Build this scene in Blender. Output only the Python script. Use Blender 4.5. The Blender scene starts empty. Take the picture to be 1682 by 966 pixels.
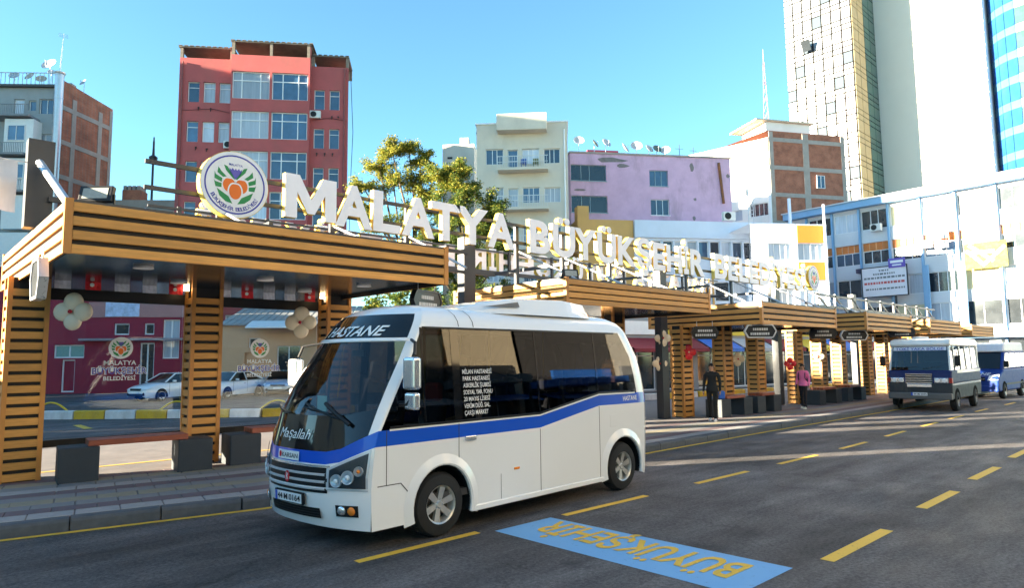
import bpy, bmesh, math, random
from mathutils import Vector, Matrix
random.seed(7)
R = math.radians
SC = bpy.context.scene
COL = SC.collection

# ---------------------------------------------------------------- camera
# world: X runs along the street, Y away from the camera side of it, metres
CAM_H, PITCH, ROLL, ST = 2.05, R(5.5), R(-0.6), R(43.0)
cdat = bpy.data.cameras.new('camera'); cdat.sensor_width = 36.0
cdat.lens = 36.0 * 1105.0 / 1682.0; cdat.clip_start = 0.1; cdat.clip_end = 2000
cam = bpy.data.objects.new('camera', cdat); COL.objects.link(cam)
_r = Vector((math.cos(ST), -math.sin(ST), 0)); _f0 = Vector((math.sin(ST), math.cos(ST), 0)); _z = Vector((0, 0, 1))
_u = -math.sin(PITCH) * _f0 + math.cos(PITCH) * _z
_f = math.cos(PITCH) * _f0 + math.sin(PITCH) * _z
_r2 = math.cos(ROLL) * _r + math.sin(ROLL) * _u
_u2 = -math.sin(ROLL) * _r + math.cos(ROLL) * _u
_m = Matrix((( _r2.x, _u2.x, -_f.x, 0), (_r2.y, _u2.y, -_f.y, 0), (_r2.z, _u2.z, -_f.z, CAM_H), (0, 0, 0, 1)))
cam.matrix_world = _m
SC.camera = cam

# ---------------------------------------------------------------- sky, sun, exposure
SUN_AZ, SUN_EL = R(-29.0), R(9.4)          # direction the light travels in plan, elevation of the sun
_d = Vector((math.cos(SUN_AZ) * math.cos(SUN_EL), math.sin(SUN_AZ) * math.cos(SUN_EL), -math.sin(SUN_EL)))
W = bpy.data.worlds.new('World'); SC.world = W; W.use_nodes = True
nt = W.node_tree; nt.nodes.clear()
_o = nt.nodes.new('ShaderNodeOutputWorld'); _b = nt.nodes.new('ShaderNodeBackground'); _s = nt.nodes.new('ShaderNodeTexSky')
_s.sky_type = 'NISHITA'; _s.sun_disc = False; _s.sun_elevation = SUN_EL
_s.sun_rotation = math.atan2(-_d.x, -_d.y)
_s.altitude = 950; _s.air_density = 1.0; _s.dust_density = 0.1; _s.ozone_density = 3.0
_b.inputs['Strength'].default_value = 0.05
_t = nt.nodes.new('ShaderNodeMix'); _t.data_type = 'RGBA'; _t.blend_type = 'MULTIPLY'; _t.inputs['Factor'].default_value = 1.0
_t.inputs['B'].default_value = (0.80, 0.97, 0.86, 1)     # camera balanced for the shade: less blue, the same all round
nt.links.new(_s.outputs[0], _t.inputs['A']); nt.links.new(_t.outputs['Result'], _b.inputs[0]); nt.links.new(_b.outputs[0], _o.inputs[0])
sl = bpy.data.lights.new('sun', 'SUN'); sl.energy = 4.2; sl.angle = R(0.6); sl.color = (1.0, 0.86, 0.62)
so = bpy.data.objects.new('sun', sl); COL.objects.link(so)
so.rotation_euler = _d.to_track_quat('-Z', 'Y').to_euler(); so.location = (-40, 30, 40)
SC.view_settings.view_transform = 'Standard'; SC.view_settings.look = 'None'
SC.view_settings.exposure = 3.68; SC.view_settings.gamma = 1.0

# ---------------------------------------------------------------- materials
MATS = {}
def _new(name):
    m = bpy.data.materials.new(name); m.use_nodes = True
    t = m.node_tree; b = t.nodes['Principled BSDF']
    return m, t, b
def mat(name, col, rough=0.6, metal=0.0, var=0.10, scale=5.0, bump=0.0, bscale=40.0, coat=0.0, spec=0.3, emis=0.0, stretch=None, dirt=0.0, rnd=0.0):
    """painted / plain surface whose colour wanders a little"""
    if name in MATS: return MATS[name]
    m, t, b = _new(name); N = t.nodes; L = t.links
    c = (col[0], col[1], col[2], 1)
    b.inputs['Roughness'].default_value = rough; b.inputs['Metallic'].default_value = metal
    b.inputs['Specular IOR Level'].default_value = spec
    if coat: b.inputs['Coat Weight'].default_value = coat; b.inputs['Coat Roughness'].default_value = 0.05
    tc = N.new('ShaderNodeTexCoord'); mp = N.new('ShaderNodeMapping'); L.new(tc.outputs['Object'], mp.inputs[0])
    if stretch: mp.inputs['Scale'].default_value = stretch
    if var > 0:
        no = N.new('ShaderNodeTexNoise'); no.inputs['Scale'].default_value = scale; no.inputs['Detail'].default_value = 6
        no.inputs['Roughness'].default_value = 0.65
        L.new(mp.outputs[0], no.inputs['Vector'])
        rp = N.new('ShaderNodeMapRange'); rp.inputs['From Min'].default_value = 0.25; rp.inputs['From Max'].default_value = 0.75
        rp.inputs['To Min'].default_value = 1 - var; rp.inputs['To Max'].default_value = 1 + var
        L.new(no.outputs['Fac'], rp.inputs['Value'])
        mx = N.new('ShaderNodeMix'); mx.data_type = 'RGBA'; mx.blend_type = 'MULTIPLY'; mx.inputs['Factor'].default_value = 1
        mx.inputs['A'].default_value = c; L.new(rp.outputs[0], mx.inputs['B'])
        out = mx.outputs['Result']
        if dirt > 0:
            n2 = N.new('ShaderNodeTexNoise'); n2.inputs['Scale'].default_value = scale * 0.37; n2.inputs['Detail'].default_value = 8; n2.inputs['Roughness'].default_value = 0.7
            mp2 = N.new('ShaderNodeMapping'); mp2.inputs['Scale'].default_value = (1, 1, 0.35); L.new(tc.outputs['Object'], mp2.inputs[0]); L.new(mp2.outputs[0], n2.inputs['Vector'])
            r2 = N.new('ShaderNodeMapRange'); r2.inputs['From Min'].default_value = 0.52; r2.inputs['From Max'].default_value = 0.72; r2.inputs['To Max'].default_value = dirt
            L.new(n2.outputs['Fac'], r2.inputs['Value'])
            m2 = N.new('ShaderNodeMix'); m2.data_type = 'RGBA'; m2.inputs['B'].default_value = (0.16, 0.13, 0.10, 1)
            L.new(r2.outputs[0], m2.inputs['Factor']); L.new(out, m2.inputs['A']); out = m2.outputs['Result']
        if rnd > 0:      # every piece its own shade
            oi = N.new('ShaderNodeObjectInfo'); r3 = N.new('ShaderNodeMapRange'); r3.inputs['To Min'].default_value = 1 - rnd; r3.inputs['To Max'].default_value = 1 + rnd * .8
            L.new(oi.outputs['Random'], r3.inputs['Value']); m3 = N.new('ShaderNodeMix'); m3.data_type = 'RGBA'; m3.blend_type = 'MULTIPLY'; m3.inputs['Factor'].default_value = 1
            L.new(out, m3.inputs['A']); L.new(r3.outputs[0], m3.inputs['B']); out = m3.outputs['Result']
        L.new(out, b.inputs['Base Color'])
        rr = N.new('ShaderNodeMapRange'); rr.inputs['From Min'].default_value = 0.3; rr.inputs['From Max'].default_value = 0.7
        rr.inputs['To Min'].default_value = max(0.02, rough * 0.85); rr.inputs['To Max'].default_value = min(1, rough * 1.15)
        L.new(no.outputs['Fac'], rr.inputs['Value']); L.new(rr.outputs[0], b.inputs['Roughness'])
    else:
        b.inputs['Base Color'].default_value = c
    if bump > 0:
        nb = N.new('ShaderNodeTexNoise'); nb.inputs['Scale'].default_value = bscale; nb.inputs['Detail'].default_value = 4
        L.new(mp.outputs[0], nb.inputs['Vector'])
        bp = N.new('ShaderNodeBump'); bp.inputs['Strength'].default_value = bump; bp.inputs['Distance'].default_value = 0.01
        L.new(nb.outputs['Fac'], bp.inputs['Height']); L.new(bp.outputs[0], b.inputs['Normal'])
    if emis:
        b.inputs['Emission Color'].default_value = c; b.inputs['Emission Strength'].default_value = emis
    MATS[name] = m; return m
def sheet_glass(name, tint, refl=1.45, rough=0.01, haze=0.0):
    """thin pane: tinted see-through plus mirror reflection by angle"""
    if name in MATS: return MATS[name]
    m, t, b = _new(name); N = t.nodes; L = t.links
    out = N['Material Output']; N.remove(b)
    tr = N.new('ShaderNodeBsdfTransparent'); tr.inputs[0].default_value = (*tint, 1)
    gl = N.new('ShaderNodeBsdfGlossy'); gl.inputs['Roughness'].default_value = rough; gl.inputs[0].default_value = (0.95, 0.97, 1, 1)
    fr = N.new('ShaderNodeFresnel'); fr.inputs['IOR'].default_value = refl
    mx = N.new('ShaderNodeMixShader'); L.new(fr.outputs[0], mx.inputs[0]); L.new(tr.outputs[0], mx.inputs[1]); L.new(gl.outputs[0], mx.inputs[2])
    if haze:
        df = N.new('ShaderNodeBsdfDiffuse'); df.inputs[0].default_value = (0.7, 0.75, 0.8, 1)
        m2 = N.new('ShaderNodeMixShader'); m2.inputs[0].default_value = haze
        L.new(mx.outputs[0], m2.inputs[1]); L.new(df.outputs[0], m2.inputs[2]); L.new(m2.outputs[0], out.inputs[0])
    else: L.new(mx.outputs[0], out.inputs[0])
    MATS[name] = m; return m
def asphalt(name, base, patch):
    m, t, b = _new(name); N = t.nodes; L = t.links
    tc = N.new('ShaderNodeTexCoord')
    def noise(sc, det, ro=0.6, st=None):
        n = N.new('ShaderNodeTexNoise'); n.inputs['Scale'].default_value = sc; n.inputs['Detail'].default_value = det; n.inputs['Roughness'].default_value = ro
        if st:
            mp = N.new('ShaderNodeMapping'); mp.inputs['Scale'].default_value = st; L.new(tc.outputs['Object'], mp.inputs[0]); L.new(mp.outputs[0], n.inputs['Vector'])
        else: L.new(tc.outputs['Object'], n.inputs['Vector'])
        return n
    def rng(src, a, c, lo, hi):
        r = N.new('ShaderNodeMapRange'); r.inputs['From Min'].default_value = a; r.inputs['From Max'].default_value = c
        r.inputs['To Min'].default_value = lo; r.inputs['To Max'].default_value = hi; L.new(src, r.inputs['Value']); return r.outputs[0]
    def mul(a, c):
        x = N.new('ShaderNodeMath'); x.operation = 'MULTIPLY'; L.new(a, x.inputs[0]); L.new(c, x.inputs[1]); return x.outputs[0]
    big = rng(noise(0.22, 5, 0.6).outputs['Fac'], 0.3, 0.7, 0.62, 1.45)
    mid = rng(noise(1.6, 6, 0.7, (0.35, 1.3, 1)).outputs['Fac'], 0.3, 0.7, 0.62, 1.4)   # wheel-worn streaks along the lane
    fine = rng(noise(24, 9, 0.85).outputs['Fac'], 0.3, 0.7, 0.10, 2.1)
    spots = rng(noise(5.5, 5, 0.75, (0.6, 1, 1)).outputs['Fac'], 0.645, 0.72, 1.0, 0.35)   # oil drips
    trk = rng(noise(1.0, 3, 0.5, (0.03, 1.7, 1)).outputs['Fac'], 0.35, 0.65, 0.78, 1.2)        # long tyre tracks
    vo = N.new('ShaderNodeTexVoronoi'); vo.feature = 'DISTANCE_TO_EDGE'; vo.inputs['Scale'].default_value = 0.33; vo.inputs['Randomness'].default_value = 1.0
    nz = noise(1.4, 5, 0.7); va = N.new('ShaderNodeVectorMath'); va.operation = 'MULTIPLY_ADD'; L.new(nz.outputs['Color'], va.inputs[0]); va.inputs[1].default_value = (1.1, 1.1, 0); L.new(tc.outputs['Object'], va.inputs[2]); L.new(va.outputs[0], vo.inputs['Vector'])
    crk = rng(vo.outputs['Distance'], 0.001, 0.007, 0.70, 1.0)          # fine cracks
    f = mul(mul(mul(big, mid), mul(fine, spots)), mul(trk, crk))
    mx = N.new('ShaderNodeMix'); mx.data_type = 'RGBA'; mx.blend_type = 'MULTIPLY'; mx.inputs['Factor'].default_value = 1
    mx.inputs['A'].default_value = (*base, 1); L.new(f, mx.inputs['B'])
    pm = rng(noise(0.35, 6, 0.7).outputs['Fac'], 0.60, 0.66, 0.0, 0.55)
    m2 = N.new('ShaderNodeMix'); m2.data_type = 'RGBA'; L.new(pm, m2.inputs['Factor']); L.new(mx.outputs['Result'], m2.inputs['A']); m2.inputs['B'].default_value = (*patch, 1)
    L.new(m2.outputs['Result'], b.inputs['Base Color'])
    L.new(rng(noise(1.1, 4).outputs['Fac'], 0.3, 0.7, 0.62, 0.9), b.inputs['Roughness'])
    b.inputs['Specular IOR Level'].default_value = 0.18
    bp = N.new('ShaderNodeBump'); bp.inputs['Strength'].default_value = 0.7; bp.inputs['Distance'].default_value = 0.010
    L.new(noise(110, 3, 0.7).outputs['Fac'], bp.inputs['Height']); L.new(bp.outputs[0], b.inputs['Normal'])
    MATS[name] = m; return m
def worn_paint(name, col, under=(0.06, 0.06, 0.065), wear=0.5):
    m, t, b = _new(name); N = t.nodes; L = t.links
    tc = N.new('ShaderNodeTexCoord'); n = N.new('ShaderNodeTexNoise'); n.inputs['Scale'].default_value = 14; n.inputs['Detail'].default_value = 10; n.inputs['Roughness'].default_value = 0.85
    L.new(tc.outputs['Object'], n.inputs['Vector'])
    r = N.new('ShaderNodeMapRange'); r.inputs['From Min'].default_value = wear + 0.02; r.inputs['From Max'].default_value = wear + 0.14; r.inputs['To Max'].default_value = 0.75
    L.new(n.outputs['Fac'], r.inputs['Value'])
    mx = N.new('ShaderNodeMix'); mx.data_type = 'RGBA'; mx.inputs['A'].default_value = (*col, 1); mx.inputs['B'].default_value = (*under, 1)
    L.new(r.outputs[0], mx.inputs['Factor']); L.new(mx.outputs['Result'], b.inputs['Base Color']); b.inputs['Roughness'].default_value = 0.75
    n3 = N.new('ShaderNodeTexNoise'); n3.inputs['Scale'].default_value = 100; L.new(tc.outputs['Object'], n3.inputs['Vector'])
    bp = N.new('ShaderNodeBump'); bp.inputs['Strength'].default_value = 0.35; bp.inputs['Distance'].default_value = 0.006; L.new(n3.outputs['Fac'], bp.inputs['Height']); L.new(bp.outputs[0], b.inputs['Normal'])
    MATS[name] = m; return m
def brick_mat(name, c1, c2, mortar, sc=3.0):
    m, t, b = _new(name); N = t.nodes; L = t.links
    tc = N.new('ShaderNodeTexCoord'); mp = N.new('ShaderNodeMapping'); mp.inputs['Rotation'].default_value = (R(90), 0, 0)
    L.new(tc.outputs['Object'], mp.inputs[0])
    br = N.new('ShaderNodeTexBrick'); br.inputs['Scale'].default_value = sc
    br.inputs['Color1'].default_value = (*c1, 1); br.inputs['Color2'].default_value = (*c2, 1); br.inputs['Mortar'].default_value = (*mortar, 1)
    br.inputs['Mortar Size'].default_value = 0.025
    L.new(mp.outputs[0], br.inputs['Vector'])
    n = N.new('ShaderNodeTexNoise'); n.inputs['Scale'].default_value = 1.2; n.inputs['Detail'].default_value = 8; L.new(tc.outputs['Object'], n.inputs['Vector'])
    r = N.new('ShaderNodeMapRange'); r.inputs['From Min'].default_value = 0.3; r.inputs['From Max'].default_value = 0.7; r.inputs['To Min'].default_value = 0.7; r.inputs['To Max'].default_value = 1.25
    L.new(n.outputs['Fac'], r.inputs['Value'])
    mx = N.new('ShaderNodeMix'); mx.data_type = 'RGBA'; mx.blend_type = 'MULTIPLY'; mx.inputs['Factor'].default_value = 1
    L.new(br.outputs['Color'], mx.inputs['A']); L.new(r.outputs[0], mx.inputs['B']); L.new(mx.outputs['Result'], b.inputs['Base Color'])
    b.inputs['Roughness'].default_value = 0.85; MATS[name] = m; return m

ASPH = asphalt('asphalt', (0.086, 0.080, 0.081), (0.030, 0.030, 0.032))
YEL = worn_paint('yellow_road_paint', (0.72, 0.43, 0.04), wear=0.53)
BLUEP = worn_paint('blue_road_paint', (0.15, 0.37, 0.64), wear=0.55)
WOOD = mat('wood_slat', (0.52, 0.25, 0.065), 0.55, var=0.28, scale=3.0, stretch=(0.6, 3, 9), bump=0.12, bscale=30, rnd=.2)
WOODT = mat('wood_trim', (0.48, 0.205, 0.052), 0.5, var=0.12, scale=4, rnd=.1)
DARK = mat('dark_backing', (0.018, 0.016, 0.016), 0.7, var=0.2)
ANTH = mat('anthracite_steel', (0.045, 0.048, 0.055), 0.42, var=0.1, metal=0.2)
GALV = mat('galvanised_tube', (0.55, 0.56, 0.58), 0.38, metal=0.7, var=0.12)
CEIL = mat('gloss_ceiling', (0.018, 0.026, 0.040), 0.14, var=0.1, scale=1.5, spec=0.45)
CONC = mat('bench_concrete', (0.030, 0.037, 0.046), 0.6, var=0.14, scale=7, bump=0.15, bscale=60)
SEATW = mat('bench_timber', (0.26, 0.070, 0.038), 0.45, var=0.2, scale=4, stretch=(0.5, 6, 6))
KERB = mat('kerb_stone', (0.085, 0.092, 0.105), 0.75, var=0.25, scale=6, bump=0.3, bscale=50)
LWHITE = mat('letter_white', (0.88, 0.85, 0.88), 0.4, var=0.05, scale=3)
LYEL = mat('letter_yellow_side', (0.70, 0.50, 0.10), 0.35, var=0.08)
WHITE = mat('white_paint', (0.78, 0.78, 0.78), 0.45, var=0.05)
BLACK = mat('black_plastic', (0.012, 0.012, 0.013), 0.4, var=0.15)
RUBBER = mat('tyre_rubber', (0.02, 0.02, 0.021), 0.8, var=0.2, bump=0.2, bscale=60)
CHROME = mat('chrome', (0.78, 0.79, 0.81), 0.2, metal=0.75, var=0.04)
ALLOY = mat('wheel_alloy', (0.50, 0.49, 0.46), 0.35, metal=0.6, var=0.12, scale=12)
FRAMEW = mat('white_window_frame', (0.74, 0.75, 0.77), 0.4, var=0.04)
PANE = mat('window_pane_blue', (0.045, 0.10, 0.18), 0.06, var=0.3, scale=1.1, spec=0.9, rnd=.6)
PANEC = mat('window_pane_curtained', (0.42, 0.47, 0.55), 0.22, var=0.22, scale=1.2, stretch=(6, 6, 0.4), spec=0.7, rnd=.4)
PANED = mat('window_pane_dark', (0.018, 0.024, 0.032), 0.08, var=0.3, scale=0.8, spec=0.8)
CGLASS = sheet_glass('clear_glass', (0.93, 0.96, 0.97), 1.25)
BGLASS = sheet_glass('bus_tinted_glass', (0.10, 0.10, 0.10), 1.52)
WGLASS = sheet_glass('windscreen_glass', (0.84, 0.88, 0.89), 1.5)
RED = mat('flag_red', (0.62, 0.02, 0.03), 0.6, var=0.08)
BALW = mat('balloon_white', (0.84, 0.70, 0.52), 0.22, var=0.03)
BALR = mat('balloon_red', (0.65, 0.03, 0.04), 0.25, var=0.03)

# ---------------------------------------------------------------- mesh builder
class MB:
    def __init__(s): s.v = []; s.f = []; s.m = []
    def add(s, vs, fs, mi=0):
        o = len(s.v); s.v += [tuple(v) for v in vs]
        for f in fs: s.f.append([i + o for i in f]); s.m.append(mi)
        return s
    def box(s, x0, y0, z0, x1, y1, z1, mi=0):
        if x0 > x1: x0, x1 = x1, x0
        if y0 > y1: y0, y1 = y1, y0
        if z0 > z1: z0, z1 = z1, z0
        return s.add([(x0,y0,z0),(x1,y0,z0),(x1,y1,z0),(x0,y1,z0),(x0,y0,z1),(x1,y0,z1),(x1,y1,z1),(x0,y1,z1)],
                     [(0,3,2,1),(4,5,6,7),(0,1,5,4),(1,2,6,5),(2,3,7,6),(3,0,4,7)], mi)
    def quad(s, a, b, c, d, mi=0): return s.add([a, b, c, d], [(0, 1, 2, 3)], mi)
    def cyl(s, p0, p1, r0, r1=None, n=12, mi=0, caps=True):
        r1 = r0 if r1 is None else r1
        p0 = Vector(p0); p1 = Vector(p1); a = (p1 - p0).normalized()
        t = Vector((0, 0, 1)) if abs(a.z) < 0.9 else Vector((1, 0, 0))
        u = a.cross(t).normalized(); w = a.cross(u)
        vs = []
        for p, r in ((p0, r0), (p1, r1)):
            for i in range(n):
                an = 2 * math.pi * i / n; vs.append(p + u * (r * math.cos(an)) + w * (r * math.sin(an)))
        fs = [(i, (i + 1) % n, n + (i + 1) % n, n + i) for i in range(n)]
        if caps: fs += [tuple(range(n - 1, -1, -1)), tuple(range(n, 2 * n))]
        return s.add(vs, fs, mi)
    def tube(s, pts, r, n=8, mi=0):
        for a, b in zip(pts[:-1], pts[1:]): s.cyl(a, b, r, n=n, mi=mi)
        return s
    def bar(s, p0, p1, w, h, mi=0):
        """rectangular bar from p0 to p1, w sideways, h upright"""
        p0 = Vector(p0); p1 = Vector(p1); a = (p1 - p0).normalized()
        t = Vector((0, 0, 1)) if abs(a.z) < 0.95 else Vector((0, 1, 0))
        u = a.cross(t).normalized() * (w / 2); v = u.cross(a).normalized() * (h / 2)
        vs = [p + i * u + j * v for p in (p0, p1) for i, j in ((-1,-1),(1,-1),(1,1),(-1,1))]
        return s.add(vs, [(0,3,2,1),(4,5,6,7),(0,1,5,4),(1,2,6,5),(2,3,7,6),(3,0,4,7)], mi)
    def prism(s, pts, y0, y1, mi=0, axis='y'):
        """polygon pts (a,b) extruded from y0 to y1"""
        n = len(pts)
        def P(a, b, c):
            return (a, c, b) if axis == 'y' else ((c, a, b) if axis == 'x' else (a, b, c))
        vs = [P(a, b, y0) for a, b in pts] + [P(a, b, y1) for a, b in pts]
        fs = [tuple(range(n)), tuple(range(2 * n - 1, n - 1, -1))] + [(i, n + i, n + (i + 1) % n, (i + 1) % n) for i in range(n)]
        return s.add(vs, fs, mi)
    def lathe(s, prof, n=20, mi=0, origin=(0, 0, 0), axis='z'):
        """prof: (r, h) pairs turned about the axis"""
        ox, oy, oz = origin; vs = []
        for r, h in prof:
            for i in range(n):
                a = 2 * math.pi * i / n; c, d = r * math.cos(a), r * math.sin(a)
                vs.append((ox + c, oy + d, oz + h) if axis == 'z' else ((ox + c, oy + h, oz + d) if axis == 'y' else (ox + h, oy + c, oz + d)))
        fs = []
        for k in range(len(prof) - 1):
            for i in range(n):
                j = (i + 1) % n; fs.append((k * n + i, k * n + j, (k + 1) * n + j, (k + 1) * n + i))
        return s.add(vs, fs, mi)
    def ball(s, c, r, n=10, mi=0, sc=(1, 1, 1)):
        prof = [(max(1e-4, math.sin(math.pi * k / n)) , -math.cos(math.pi * k / n)) for k in range(n + 1)]
        o = len(s.v); s.lathe(prof, n=2 * n, mi=mi)
        for i in range(o, len(s.v)):
            x, y, z = s.v[i]; s.v[i] = (c[0] + x * r * sc[0], c[1] + y * r * sc[1], c[2] + z * r * sc[2])
        return s
    def grid(s, rows, mi=0):
        n = len(rows[0]); vs = [p for r in rows for p in r]; fs = []
        for i in range(len(rows) - 1):
            for j in range(n - 1): fs.append((i * n + j, i * n + j + 1, (i + 1) * n + j + 1, (i + 1) * n + j))
        return s.add(vs, fs, mi)
    def xf(s, fn, start=0):
        for i in range(start, len(s.v)): s.v[i] = tuple(fn(*s.v[i]))
        return s
    def mesh(s, name, mats, smooth=False, recalc=True):
        me = bpy.data.meshes.new(name); me.from_pydata(s.v, [], s.f)
        for m in (mats if isinstance(mats, (list, tuple)) else [mats]): me.materials.append(m)
        me.polygons.foreach_set('material_index', s.m)
        if recalc:
            bm = bmesh.new(); bm.from_mesh(me); bmesh.ops.recalc_face_normals(bm, faces=bm.faces); bm.to_mesh(me); bm.free()
        if smooth: me.polygons.foreach_set('use_smooth', [True] * len(me.polygons))
        me.update(); return me
    def build(s, name, mats, parent=None, loc=(0, 0, 0), rz=0.0, smooth=False, bevel=0.0, seg=2, recalc=True, angle=40):
        return link(name, s.mesh(name, mats, smooth, recalc), parent, loc, rz, bevel, seg, angle if smooth else None)
def link(name, me, parent=None, loc=(0, 0, 0), rz=0.0, bevel=0.0, seg=2, angle=None):
    o = bpy.data.objects.new(name, me); COL.objects.link(o)
    o.location = loc; o.rotation_euler = (0, 0, rz)
    if parent: o.parent = parent
    if bevel:
        b = o.modifiers.new('edge', 'BEVEL'); b.width = bevel; b.segments = seg; b.limit_method = 'ANGLE'; b.angle_limit = R(35)
    if angle and me is not None:
        try: me.set_sharp_from_angle(angle=R(angle))
        except Exception: pass
    return o
def tag(o, label=None, cat=None, group=None, kind=None):
    if label: o['label'] = label
    if cat: o['category'] = cat
    if group: o['group'] = group
    if kind: o['kind'] = kind
    return o
def thing(name, label, cat, loc=(0, 0, 0), rz=0.0, group=None):
    o = bpy.data.objects.new(name, None); COL.objects.link(o); o.empty_display_size = 0.3
    o.location = loc; o.rotation_euler = (0, 0, rz); return tag(o, label, cat, group)
def copy_tree(o, parent=None):
    c = o.copy(); COL.objects.link(c); c.parent = parent
    for ch in list(o.children): copy_tree(ch, c)
    return c
# ---- lettering
_fc = {}
def glyph(text, offset=0.0, extrude=0.0, shear=0.0, res=3):
    """flat or extruded lettering mesh data as (verts, faces), cap height about 0.7"""
    k = (text, offset, extrude, shear, res)
    if k in _fc: return _fc[k]
    cu = bpy.data.curves.new('lettering', 'FONT'); cu.body = text; cu.size = 1.0; cu.offset = offset; cu.extrude = extrude; cu.shear = shear
    cu.resolution_u = res; cu.align_x = 'LEFT'
    ob = bpy.data.objects.new('lettering', cu); COL.objects.link(ob)
    dg = bpy.context.evaluated_depsgraph_get(); me = bpy.data.meshes.new_from_object(ob.evaluated_get(dg))
    vs = [tuple(v.co) for v in me.vertices]; fs = [tuple(p.vertices) for p in me.polygons]
    bpy.data.objects.remove(ob); bpy.data.meshes.remove(me); bpy.data.curves.remove(cu)
    _fc[k] = (vs, fs); return _fc[k]
def text_fit(mb, text, fn, x0, x1, h, mi=0, offset=0.0, shear=0.0, res=3, z0=0.0):
    """lettering stretched to x0..x1 with cap height h, mapped by fn(a, b) -> point"""
    vs, fs = glyph(text, offset, 0.0, shear, res)
    a0 = min(v[0] for v in vs); a1 = max(v[0] for v in vs)
    cap = 0.729
    mb.add([fn(x0 + (v[0] - a0) / (a1 - a0) * (x1 - x0), z0 + v[1] / cap * h) for v in vs], fs, mi)
# ================================================================ ground, road, pavement
gr = MB().quad((-400, -400, -0.012), (600, -400, -0.012), (600, 700, -0.012), (-400, 700, -0.012))
tag(gr.build('ground', ASPH), kind='structure')
rd = MB().quad((-60, -7, 0), (140, -7, 0), (140, 26, 0), (-60, 26, 0)).build('road', ASPH); tag(rd, kind='structure')
for i, (x0, x1, y0, y1) in enumerate([(3.65, 5.28, 6.28, 6.30), (6.63, 8.41, 6.16, 6.14), (9.76, 11.41, 6.14, 6.12), (12.57, 14.23, 6.1, 6.08), (15.5, 17.1, 6.1, 6.13),
        (18.6, 20.2, 6.2, 6.25), (21.8, 23.4, 6.3, 6.33), (24.9, 26.5, 6.4, 6.4), (28.5, 30.2, 6.5, 6.5), (33, 34.8, 6.5, 6.5), (0.4, 2.1, 6.35, 6.33)]):
    MB().quad((x0, y0 - .055, .004), (x1, y1 - .055, .004), (x1, y1 + .055, .004), (x0, y0 + .055, .004)).build('lane_dash', YEL, rd)
for x0, x1, y in [(7.03, 8.73, 2.96), (10.27, 11.86, 3.04), (13.16, 14.87, 3.12), (16.4, 18.0, 3.2), (19.8, 21.4, 3.25), (23, 24.6, 3.3), (26.3, 27.9, 3.35), (3.9, 5.0, 2.9)]:
    MB().quad((x0, y - .07, .004), (x1, y - .07, .004), (x1, y + .07, .004), (x0, y + .07, .004)).build('lane_dash', YEL, rd)
# blue painted name panel across the lane, lettering read from the far kerb side
MB().quad((5.50, 3.09, .0035), (6.56, 3.09, .0035), (6.42, 6.20, .0035), (5.46, 6.20, .0035)).build('blue_painted_panel', BLUEP, rd)
mb = MB(); text_fit(mb, 'BÜYÜKŞEHİR', lambda a, b: (6.34 - b, a, .008), 3.38, 5.97, 0.54, offset=0.022)
tag(mb.build('painted_lettering', YEL, rd, recalc=False), 'yellow BÜYÜKŞEHİR lettering painted on the blue road panel')
# back lane marks
for (r, f) in [(-13.9, 22.0), (4.0, 27.0)]:
    x, y = .7314 * r + .682 * f, -.682 * r + .7314 * f
    MB().quad((x - .12, y - .9, .004), (x + .12, y - .9, .004), (x + .12, y + .9, .004), (x - .12, y + .9, .004)).build('lane_dash', YEL, rd)

KL = [(-14.0, 13.2), (1.1, 10.06), (4.05, 9.5), (8.0, 9.12), (12.0, 8.86), (18.0, 8.95), (27.0, 8.9), (60.0, 9.2)]   # kerb line
def kerb_at(x):
    for (a, b), (c, d) in zip(KL[:-1], KL[1:]):
        if a <= x <= c: return b + (d - b) * (x - a) / (c - a), math.atan2(d - b, c - a)
    return KL[-1][1], 0.0
# yellow edge line along the kerb foot
mb = MB()
xs = [-14 + i * 1.0 for i in range(74)]
for a, b in zip(xs[:-1], xs[1:]):
    ya, yb = kerb_at(a)[0], kerb_at(b)[0]
    mb.quad((a, ya - .15, .005), (b, yb - .15, .005), (b, yb - .05, .005), (a, ya - .05, .005))
tag(mb.build('yellow_edge_line', YEL, rd), 'yellow line along the foot of the kerb')
# platform
PAVE = mat('pavement_base', (0.17, 0.155, 0.155), 0.8, var=0.22, scale=3, bump=0.25, bscale=40)
BK = 16.6
pts = [(x, kerb_at(x)[0] + .14) for x in xs] + [(59, BK), (-14, BK + 2.2)]
mb = MB(); n = len(pts)
mb.add([(x, y, .15) for x, y in pts] + [(x, y, -.01) for x, y in pts], [tuple(range(n))] + [(i, (i + 1) % n, n + (i + 1) % n, n + i) for i in range(n)])
pv = mb.build('pavement', PAVE); tag(pv, kind='structure')
# kerb stones, one metre each
kme = {}
for v in range(3):
    m = MB().prism([(0, -.02), (.155, -.02), (.155, .158), (.045, .158), (.012, .145), (0, .11)], 0.004, 0.988 - .004 * v, axis='x')
    kme[v] = m.mesh('kerb_stone', KERB)
x = -8.0; i = 0
while x < 50:
    y, a = kerb_at(x + .01); _, _ = 0, 0
    y2, _ = kerb_at(x + math.cos(a)); a = math.atan2(y2 - y, math.cos(a))
    o = link('kerb_stone', kme[i % 3], pv, (x, y, random.uniform(-.004, .004)), a + random.uniform(-.006, .006)); x += math.cos(a); i += 1
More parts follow.
